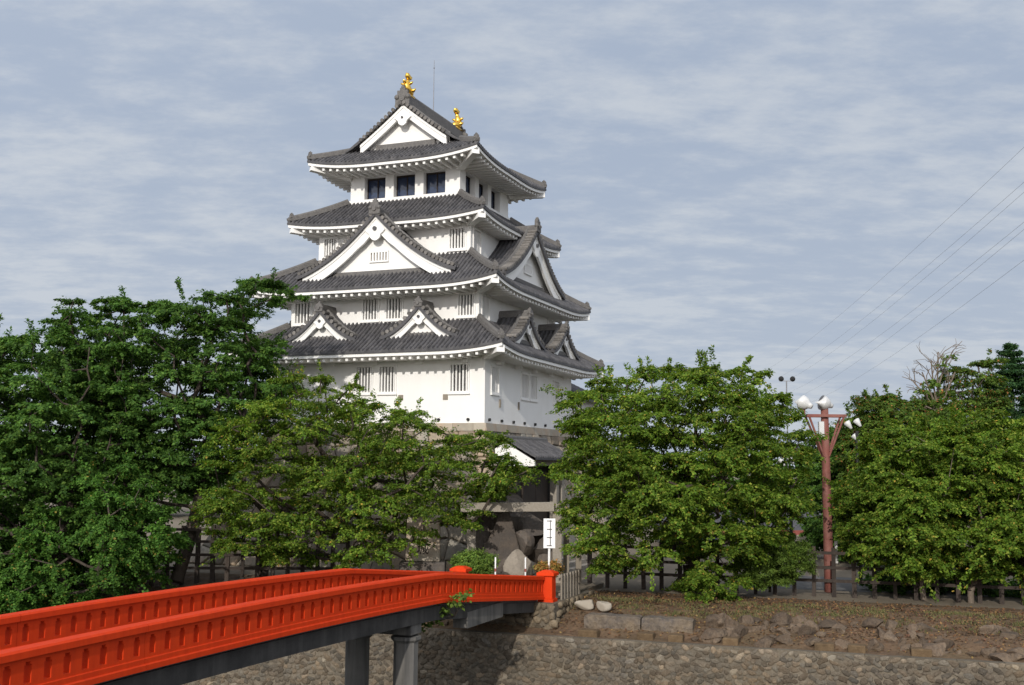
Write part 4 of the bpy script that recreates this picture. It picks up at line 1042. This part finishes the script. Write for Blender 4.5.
# ------------------------------------------------------------------ trees and shrubs
def inside(poly, x, y):
    c = False; n = len(poly)
    for i in range(n):
        x1, y1 = poly[i]; x2, y2 = poly[(i + 1) % n]
        if (y1 > y) != (y2 > y) and x < (x2 - x1) * (y - y1) / (y2 - y1) + x1: c = not c
    return c
def edge_dist(poly, x, y):
    b = 1e9; n = len(poly)
    for i in range(n):
        x1, y1 = poly[i]; x2, y2 = poly[(i + 1) % n]; dx, dy = x2 - x1, y2 - y1
        q = max(0, min(1, ((x - x1) * dx + (y - y1) * dy) / (dx * dx + dy * dy + 1e-9))); b = min(b, math.hypot(x - x1 - q * dx, y - y1 - q * dy))
    return b
GREENS = {
    'cherry': ([(.056, .098, .011), (.085, .125, .015), (.038, .074, .010), (.135, .155, .025), (.22, .15, .03)], [.36, .30, .22, .108, .012]),
    'cherry_dark': ([(.044, .078, .020), (.062, .098, .024), (.032, .058, .017), (.09, .12, .03), (.20, .12, .03)], [.36, .28, .26, .085, .015]),
    'deep': ([(.038, .080, .015), (.054, .104, .019), (.026, .058, .013), (.078, .125, .022)], [.38, .30, .22, .10]),
    'maple': ([(.040, .092, .015), (.062, .122, .020), (.028, .066, .013), (.16, .13, .03)], [.40, .33, .245, .025]),
    'conifer': ([(.022, .052, .018), (.034, .068, .020), (.016, .038, .015)], [.4, .3, .3]),
    'juniper': ([(.075, .120, .022), (.105, .150, .028), (.050, .085, .018)], [.4, .35, .25]),
    'autumn': ([(.20, .10, .03), (.15, .11, .03), (.09, .10, .025), (.28, .15, .04)], [.35, .25, .25, .15]),
    'olive': ([(.050, .085, .014), (.072, .108, .018), (.036, .062, .012), (.19, .085, .03)], [.4, .3, .24, .06])}
def crown_leaves(cl, rad, kind, per, leaf, r, flat=.5, droop=.3, width=.30, shoots=.0):
    """sprays: every clump carries twigs, every twig carries leaves to both sides"""
    n = len(cl); tw = 9; per_tw = max(3, per // tw)
    k = n * tw; c = np.repeat(cl, tw, 0); R_ = np.repeat(rad, tw)
    az = r.uniform(0, 2 * np.pi, k); el = r.normal(.05, .24, k)
    td = np.stack([np.cos(az) * np.cos(el), np.sin(az) * np.cos(el), np.sin(el) * (flat + .4)], 1)
    cen = cl.mean(0); sh = r.random(k) < shoots                # some twigs shoot up and out of the outline
    o_ = unit(c - cen); R_ = np.where(sh, R_ * 1.55, R_); td[sh] = unit(o_[sh] * .7 + np.array([0, 0, .55]) + r.normal(0, .35, (sh.sum(), 3)))
    q = r.uniform(.12, 1.0, (k, per_tw)) ** .75
    ln = (R_ * r.uniform(.6, 1.15, k))[:, None] * q
    P = c[:, None, :] + td[:, None, :] * ln[..., None]
    P[..., 2] -= droop * (ln ** 2) / np.maximum(.3, R_)[:, None] * .8
    P = P.reshape(-1, 3) + r.normal(0, .045, (k * per_tw, 3))
    T = np.repeat(td, per_tw, 0); m = len(P)
    side = np.stack([-T[:, 1], T[:, 0], np.zeros(m)], 1) * np.where(r.random(m) < .5, 1, -1)[:, None]
    D = unit(T * r.uniform(.2, 1, m)[:, None] + side * r.uniform(.3, 1.1, m)[:, None] + np.stack([r.normal(0, .3, m), r.normal(0, .3, m), r.normal(-.35, .3, m)], 1))
    cc = cl.mean(0); out = unit(P - cc); N = unit(out * .38 + np.stack([r.normal(0, .5, m), r.normal(0, .5, m), r.normal(.85, .4, m)], 1)); N = unit(N - D * (N * D).sum(1)[:, None])
    pal, w = GREENS[kind]; pal = np.array(pal); col = pal[r.choice(len(pal), m, p=np.array(w) / sum(w))]
    cj = np.repeat(r.uniform(.72, 1.28, n), tw * per_tw)[:, None]; col = col * 1.75 * cj * r.uniform(.8, 1.2, (m, 1))
    L = leaf * r.uniform(.7, 1.25, m)
    return P, D, N, L, L * width, col
def wood(root, base, top_pts, cl, r, r0, m, name='trunk', twig=.012):
    """trunk polyline then every clump joined to the nearest wood closer to the root; radii by load"""
    nodes = [Vector(p) for p in top_pts]; par = [-1] + list(range(len(nodes) - 1)); nt = len(nodes)
    order = sorted(range(len(cl)), key=lambda i: (Vector(cl[i]) - nodes[-1]).length)
    dist = [0.0]
    for i in range(1, nt): dist.append(dist[-1] + (nodes[i] - nodes[i - 1]).length)
    for i in order:
        p = Vector(cl[i]); arr = np.array([tuple(v) for v in nodes]); d = np.linalg.norm(arr - np.array(p), axis=1)
        cost = d + .22 * np.array(dist) + np.where(arr[:, 2] > p.z + .5, .8, 0) ; cost[0] += 6
        j = int(np.argmin(cost)); a = nodes[j]; L = (p - a).length; s_ = max(1, int(L / .55)); last = j
        for q in range(1, s_ + 1):
            f = q / s_; v = a.lerp(p, f); v.z += -.10 * L * math.sin(math.pi * f) * .5; v += Vector((r.normal(0, .05), r.normal(0, .05), r.normal(0, .04))) * (0 if q == s_ else 1)
            nodes.append(v); par.append(last); dist.append(dist[last] + (v - nodes[last]).length); last = len(nodes) - 1
    load = [0.0] * len(nodes); kids = [0] * len(nodes)
    for p in par:
        if p >= 0: kids[p] += 1
    for i in range(len(nodes)):
        if kids[i] == 0: load[i] = 1.0
    for i in range(len(nodes) - 1, 0, -1): load[par[i]] += load[i]
    mx = load[0]; rad = [max(twig, r0 * (l / mx) ** .46) for l in load]
    t = MB(); br = MB()
    for i in range(1, len(nodes)):
        a, b = nodes[par[i]], nodes[i]; ra_, rb_ = min(rad[par[i]], rad[i] * 1.35), rad[i]
        if i < nt: ra_ = rad[par[i]]
        if (b - a).length < 1e-4: continue
        t.tube([a, b], [ra_, rb_], 7 if ra_ > .08 else (5 if ra_ > .03 else 3), caps=False)
    t.build(name, m, root, smooth=True)
    if br.v: br.build('branches', m, root, smooth=True)
def tree(name, label, poly, Y, thick, base, trunk, kind, n_cl, rc, per, leaf, seed, cat='tree', bark='bark', r0=.22, flat=.5, droop=.35, shell=.55, width=.30, group=None):
    """poly: crown outline as seen, turned into metres at depth Y; thick: half depth of the crown"""
    r = np.random.default_rng(seed); n_cl = int(n_cl * 1.2); per = int(per * 3.2); leaf *= .75; n_cl = int(n_cl * (1.25 if name == 'cherry_tree' and trunk[0].x < -3 else 1.35 if kind == 'deep' else 1.15)); thick *= 1.12; rc *= 1.32; flat -= .15
    W = [(at(x, y, Y).x, at(x, y, Y).z) for x, y in poly]
    xs = [p[0] for p in W]; zs = [p[1] for p in W]; cl = []; rads = []; g = 0
    while len(cl) < n_cl and g < n_cl * 60:
        g += 1; x, z = r.uniform(min(xs), max(xs)), r.uniform(min(zs), max(zs))
        if not inside(W, x, z): continue
        e = edge_dist(W, x, z)
        if e < rc * .16: continue
        h = thick * math.sqrt(max(.04, 1 - (1 - min(1, e / (thick * .8))) ** 2))
        y = r.uniform(-1, 1); y = math.copysign(abs(y) ** shell, y) * h
        cl.append((x, Y + y, z)); rads.append(min(rc, max(.52 * rc, e * 1.1)) * r.uniform(.7, 1.3))
    cl = np.array(cl); rads = np.array(rads)
    root = empty(name, base); tag(root, label, cat, group)
    b = Vector(base)
    wood(root, base, [Vector(p) - b for p in trunk], cl - np.array(b), r, r0, M[bark])
    P, D, N, L, Wd, col = crown_leaves(cl - np.array(b), rads, kind, per, leaf, r, flat, droop, width, .02 if kind == 'deep' else .05)
    quads('crown', P, D, N, L, Wd, col, M['leaf'], root, fold=.06)
    return root
def tp(Y, *pts): return [at(x, y, Y + dy) for x, y, dy in pts]
TREES = True
if TREES:
    # left group
    b = on_z(62, 588); tree('broadleaf_tree', 'dense dark green tree filling the left edge of the view and overhanging the bank',
        [(-90, 330), (-30, 336), (5, 338), (40, 334), (72, 328), (108, 340), (140, 380), (152, 440), (140, 500), (118, 545), (80, 575), (30, 592), (-20, 600), (-90, 600)], 46.5, 3.6,
        b, [b, b + Vector((-.3, .2, 1.2)), b + Vector((-.2, .6, 2.8)), b + Vector((.1, .8, 4.6))], 'deep', 250, 1.0, 190, .20, 1, r0=.26)
    b = on_z(176, 582); tree('broadleaf_tree', 'tallest dark tree of the left group with open layered branches reaching the keep',
        [(60, 318), (70, 300), (118, 296), (150, 304), (180, 297), (214, 286), (255, 279), (292, 281), (297, 296), (272, 312), (258, 324), (268, 334), (300, 340), (302, 352), (270, 362), (296, 376), (300, 400), (276, 420), (268, 450), (228, 480), (188, 505), (140, 500), (104, 470), (74, 430), (56, 380)], 48.5, 3.0,
        b, [b, b + Vector((.25, .6, 1.5)), b + Vector((.5, 1.0, 3.0)), b + Vector((.7, 1.2, 4.6)), b + Vector((.9, 1.1, 6.2))], 'deep', 235, .95, 165, .19, 2, r0=.28, flat=.35, droop=.2)
    b = on_z(105, 590); tree('maple_tree', 'low mid green maple with drooping sprays just behind the far red parapet at the left',
        [(66, 500), (100, 458), (142, 462), (170, 505), (180, 545), (160, 575), (128, 598), (70, 612), (10, 618), (-30, 600), (-30, 560), (20, 530)], 44.0, 1.7,
        b, [b, b + Vector((-.1, -.4, .8)), b + Vector((.2, -.9, 1.7)), b + Vector((.1, -1.2, 2.6))], 'maple', 120, .75, 210, .15, 3, r0=.13, flat=.3, droop=.55, width=.36)
    # cherry left of the bridge
    b = on_z(262, 578); tree('cherry_tree', 'spreading cherry tree with leaning dark trunk below the keep, left of the stone gate',
        [(196, 512), (212, 482), (198, 452), (232, 425), (262, 392), (290, 366), (330, 366), (364, 382), (380, 404), (396, 400), (420, 404), (440, 400), (436, 420), (462, 430), (502, 424), (514, 436), (506, 450), (524, 458), (538, 470), (512, 494), (494, 508), (474, 526), (446, 536), (410, 552), (384, 566), (330, 572), (286, 568), (246, 562), (216, 548)], 45.6, 2.4,
        b, [b, b + Vector((.05, .1, 1.3)), b + Vector((.55, .2, 2.5)), b + Vector((1.5, .1, 3.6)), b + Vector((2.6, .0, 4.4))], 'cherry', 225, .85, 150, .155, 4, r0=.27, flat=.35, droop=.3)
    # cherry in the middle
    b = on_z(691, 590); tree('cherry_tree', 'large full cherry tree between the stone gate and the red floodlight pole',
        [(545, 398), (574, 382), (600, 374), (622, 362), (652, 364), (700, 360), (732, 366), (762, 360), (782, 372), (766, 386), (788, 402), (802, 422), (805, 452), (797, 482), (802, 500), (792, 520), (778, 536), (760, 546), (746, 562), (740, 582), (716, 602), (690, 606), (674, 590), (690, 560), (650, 566), (604, 574), (572, 564), (562, 520), (560, 490), (550, 470), (574, 440), (556, 420)], 43.2, 3.4,
        b, [b, b + Vector((-.05, .1, 1.0)), b + Vector((.2, .2, 2.0)), b + Vector((-.2, .4, 3.2)), b + Vector((.0, .5, 4.6)), b + Vector((.5, .5, 6.0))], 'cherry', 330, .9, 175, .16, 5, r0=.26, flat=.4, droop=.35)
    b = on_z(770, 592); tree('juniper_bush', 'bright green feathery juniper bush under the cherry crown, left of the red floodlight pole',
        [(742, 548), (772, 530), (796, 536), (812, 552), (806, 574), (772, 590), (740, 584)], 43.0, 1.0,
        b, [b, b + Vector((0, 0, .5)), b + Vector((.1, 0, 1.2))], 'juniper', 60, .45, 200, .13, 6, cat='bush', r0=.06, flat=.7, droop=-.1, width=.14)
    # right group
    b = on_z(924, 601); tree('cherry_tree', 'yellowish green cherry tree with twin pale stems just right of the red floodlight pole',
        [(850, 486), (858, 452), (880, 426), (906, 412), (944, 416), (966, 440), (962, 480), (950, 520), (960, 560), (940, 576), (905, 580), (872, 572), (852, 552), (846, 520)], 42.3, 2.3,
        b, [b, b + Vector((-.08, .05, .8)), b + Vector((.1, .1, 1.9)), b + Vector((.3, .2, 3.4))], 'cherry', 190, .8, 170, .16, 7, bark='palebark', r0=.11, flat=.4)
    b = on_z(971, 603); tree('cherry_tree', 'yellowish green cherry tree with a forked pale trunk at the right edge of the view',
        [(930, 470), (944, 424), (976, 410), (1024, 402), (1090, 410), (1120, 470), (1110, 540), (1060, 572), (1018, 574), (986, 583), (946, 578), (928, 548), (944, 510)], 41.6, 2.5,
        b, [b, b + Vector((.0, .0, .45)), b + Vector((.45, .1, 1.2)), b + Vector((.7, .3, 2.4)), b + Vector((.8, .3, 3.6))], 'cherry', 230, .8, 170, .16, 8, bark='palebark', r0=.12, flat=.4)
    b = Vector((at(890, 450, 56).x, 56, 0)); tree('broadleaf_tree', 'dark bushy tree rising behind the cherries just right of the floodlights',
        [(846, 440), (852, 412), (868, 392), (888, 386), (904, 392), (930, 398), (960, 420), (960, 470), (960, 540), (850, 550), (840, 480)], 55, 3.0,
        b, [b, b + Vector((0, 0, 2)), b + Vector((.2, 0, 4)), b + Vector((.2, 0, 6))], 'olive', 210, 1.0, 150, .20, 9, r0=.2)
    b = Vector((at(942, 450, 57).x, 57, 0)); tree('broadleaf_tree', 'reddish tinged tree with bare dead twigs at its top, left of the conifer',
        [(918, 420), (926, 392), (952, 372), (962, 356), (985, 354), (996, 370), (1000, 400), (1000, 470), (930, 480)], 57, 2.2,
        b, [b, b + Vector((0, 0, 3)), b + Vector((-.1, 0, 6)), b + Vector((.1, 0, 8))], 'olive', 90, .85, 130, .18, 10, r0=.18)
    b = Vector((at(832, 480, 60).x, 60, 0)); tree('broadleaf_tree', 'shaded dark green tree standing behind the red floodlight pole',
        [(806, 452), (822, 428), (846, 424), (864, 440), (866, 500), (850, 560), (812, 560)], 60, 2.2,
        b, [b, b + Vector((0, 0, 2)), b + Vector((.1, 0, 4)), b + Vector((.1, 0, 5.5))], 'deep', 110, .9, 150, .19, 12, r0=.16)
    def dead_twigs():
        r = np.random.default_rng(5); b = Vector((at(940, 450, 55.5).x, 55.5, 0)); root = empty('bare_tree', b); tag(root, 'leafless grey tree with thin forking twigs against the sky, left of the conifer', 'tree')
        t = MB(); top = at(938, 412, 55.5) - b; t.tube([(0, 0, 0), top * .5 + Vector((.1, 0, 0)), top], [.13, .10, .07], 7); t.build('trunk', M['palebark'], root)
        m = MB()
        def grow(p, q, r0, lev):
            mid = p.lerp(q, .5) + Vector((r.normal(0, .08), r.normal(0, .1), .08)); m.tube([p, mid, q], [r0, r0 * .8, r0 * .55], 5)
            if lev == 0: return
            for _ in range(3):
                f = r.uniform(.35, .95); s = p.lerp(q, f); d = (q - p) * r.uniform(.3, .6); a = r.uniform(.4, .9) * r.choice((-1, 1))
                d = Vector((d.x * math.cos(a) - d.z * math.sin(a), d.y + r.normal(0, .3), d.x * math.sin(a) + d.z * math.cos(a))); grow(s, s + d, r0 * .5, lev - 1)
        for x, y, dy in ((922, 372, 0), (912, 380, .4), (938, 352, .3), (931, 360, -.4), (947, 358, .5), (955, 372, -.3), (908, 402, 0)): grow(top, at(x, y, 55.5 + dy) - b, .055, 2)
        m.build('branches', M['palebark'], root)
        cl = np.array([tuple(at(x, y, 55.3) - b) for x, y in ((939, 365), (928, 381), (936, 385), (925, 391), (950, 356), (945, 392), (955, 380))])
        quads('crown', *crown_leaves(cl, np.full(len(cl), .42), 'olive', 60, .20, r), M['leaf'], root)
    dead_twigs()
    def conifer(px, ptop, pbot, half, Y, label, seed):
        r = np.random.default_rng(seed); tpv = at(px, ptop, Y); b = Vector((tpv.x, Y, 0)); H = tpv.z; root = empty('conifer', b); tag(root, label, 'tree')
        t = MB(); t.tube([(0, 0, 0), (0, 0, H * .6), (0, 0, H)], [.24, .14, .02], 7); t.build('trunk', M['bark'], root, smooth=True)
        wmax = half / FPX * Y; z0 = EYE + ray(px, pbot)[1] * Y; cl = []; rad = []; m = MB()
        for z in np.arange(z0 - 3, H - .15, .34):
            f = (H - z) / (H - z0); w = wmax * min(1.15, f) * r.uniform(.75, 1.15)
            for _ in range(9 if f > .3 else 6):
                a = r.uniform(0, 6.28); e = Vector((math.cos(a) * w, math.sin(a) * w, z - .06 * w + .10)); m.tube([(0, 0, z), e * .5 + Vector((0, 0, z * .5 - .05)), e], [.035, .025, .01], 4)
                for q in np.arange(.35, 1.01, .3): cl.append((e.x * q, e.y * q, z + (e.z - z) * q)); rad.append(.34 * (.6 + .4 * w))
        m.build('branches', M['bark'], root)
        quads('crown', *crown_leaves(np.array(cl), np.array(rad), 'conifer', 110, .17, r, .5, .1, .2), M['leaf'], root)
    conifer(1010, 343, 432, 58, 58, 'dark pointed conifer rising above the cherries at the right edge of the view', 31)
    conifer(1052, 352, 470, 80, 56, 'broad dark conifer cut by the right edge of the view behind the cherries', 32)
    # shrubs
    def shrub(px, py, half, hh, Y, kind, label, leaf, n, seed, squash=1.0):
        r = np.random.default_rng(seed); c = at(px, py, Y); b = Vector((c.x, Y, 0)); root = empty('shrub', b); tag(root, label, 'bush')
        w = half / FPX * Y; h = hh / FPX * Y; cl = []
        for _ in range(n):
            d = r.normal(0, 1, 3); d /= np.linalg.norm(d); q = r.uniform(.55, .92); cl.append((d[0] * w * q, d[1] * w * q, c.z + d[2] * h * q))
        m = MB()
        for i in range(9): a = r.uniform(0, 6.28); m.tube([(0, 0, 0), (math.cos(a) * w * .5, math.sin(a) * w * .5, c.z)], [.03, .015], 5)
        m.build('stems', M['bark'], root)
        quads('foliage', *crown_leaves(np.array(cl), np.full(n, .24), kind, 130, leaf, r, .8, .0, .3), M['leaf'], root)
    shrub(474, 563, 22, 13, 43.0, 'juniper', 'round trimmed green bush behind the far end of the red bridge', .085, 130, 41)
    shrub(549, 568, 12, 6, 42.0, 'autumn', 'small orange brown bush at the foot of the white notice board', .09, 40, 42)
    shrub(12, 596, 60, 24, 44.0, 'maple', 'low green undergrowth bush on the bank at the far left behind the red parapet', .14, 70, 43)
    shrub(905, 582, 46, 17, 45.6, 'deep', 'added dark bush standing in for shade behind the fence, nearer the red floodlight pole', .15, 110, 44)  # added, like the next one, to darken the fence gaps as shade would
    shrub(1000, 584, 58, 18, 45.0, 'deep', 'added dark bush standing in for shade behind the fence at the right edge of view', .15, 130, 45)  # added for the black shade below the right-hand crowns
    def creeper():
        r = np.random.default_rng(8); b = Vector(bl(.02, 31.5 * STEP, .55)); root = empty('creeper', b); tag(root, 'small leafy creeper sprouting from the bridge girder beside the pier', 'plant')
        m = MB(); cl = []
        for x, y, dy in ((424, 622, -.1), (432, 612, -.2), (440, 606, -.2), (448, 600, -.25), (456, 603, -.25), (462, 596, -.3), (434, 620, -.1), (421, 628, 0), (444, 612, -.2), (468, 594, -.3)):
            p = at(x, y, b.y + dy - .25) - b; cl.append(tuple(p)); m.tube([(0, 0, 0), p * .5 + Vector((0, -.05, .02)), p], [.014, .01, .006], 4)
        m.build('stems', M['bark'], root)
        quads('foliage', *crown_leaves(np.array(cl), np.full(len(cl), .24), 'juniper', 40, .13, r, .6, .2, .42), M['leaf'], root)
    creeper()
if TREES:
    def far_wood():
        r = np.random.default_rng(77); cl = []; rad = []
        for x in np.arange(-130, 150, 1.5):
            h = 5.6 + 1.3 * math.sin(x * .11) + 1.1 * math.sin(x * .31 + 1) + r.uniform(-.6, .8)
            if -14 < x < 26: h -= 1.2
            for _ in range(13): cl.append((x + r.uniform(-1, 1), 104 + r.uniform(-4, 4) - abs(x) * .08, h * r.uniform(.06, 1) ** .7)); rad.append(1.5)
        o = quads('far_wood', *crown_leaves(np.array(cl), np.array(rad), 'deep', 60, .50, r, .7, .2, .34), M['leaf'])
        tag(o, 'distant dark tree line on the far side of the castle grounds', 'woodland', kind='stuff')
    far_wood()
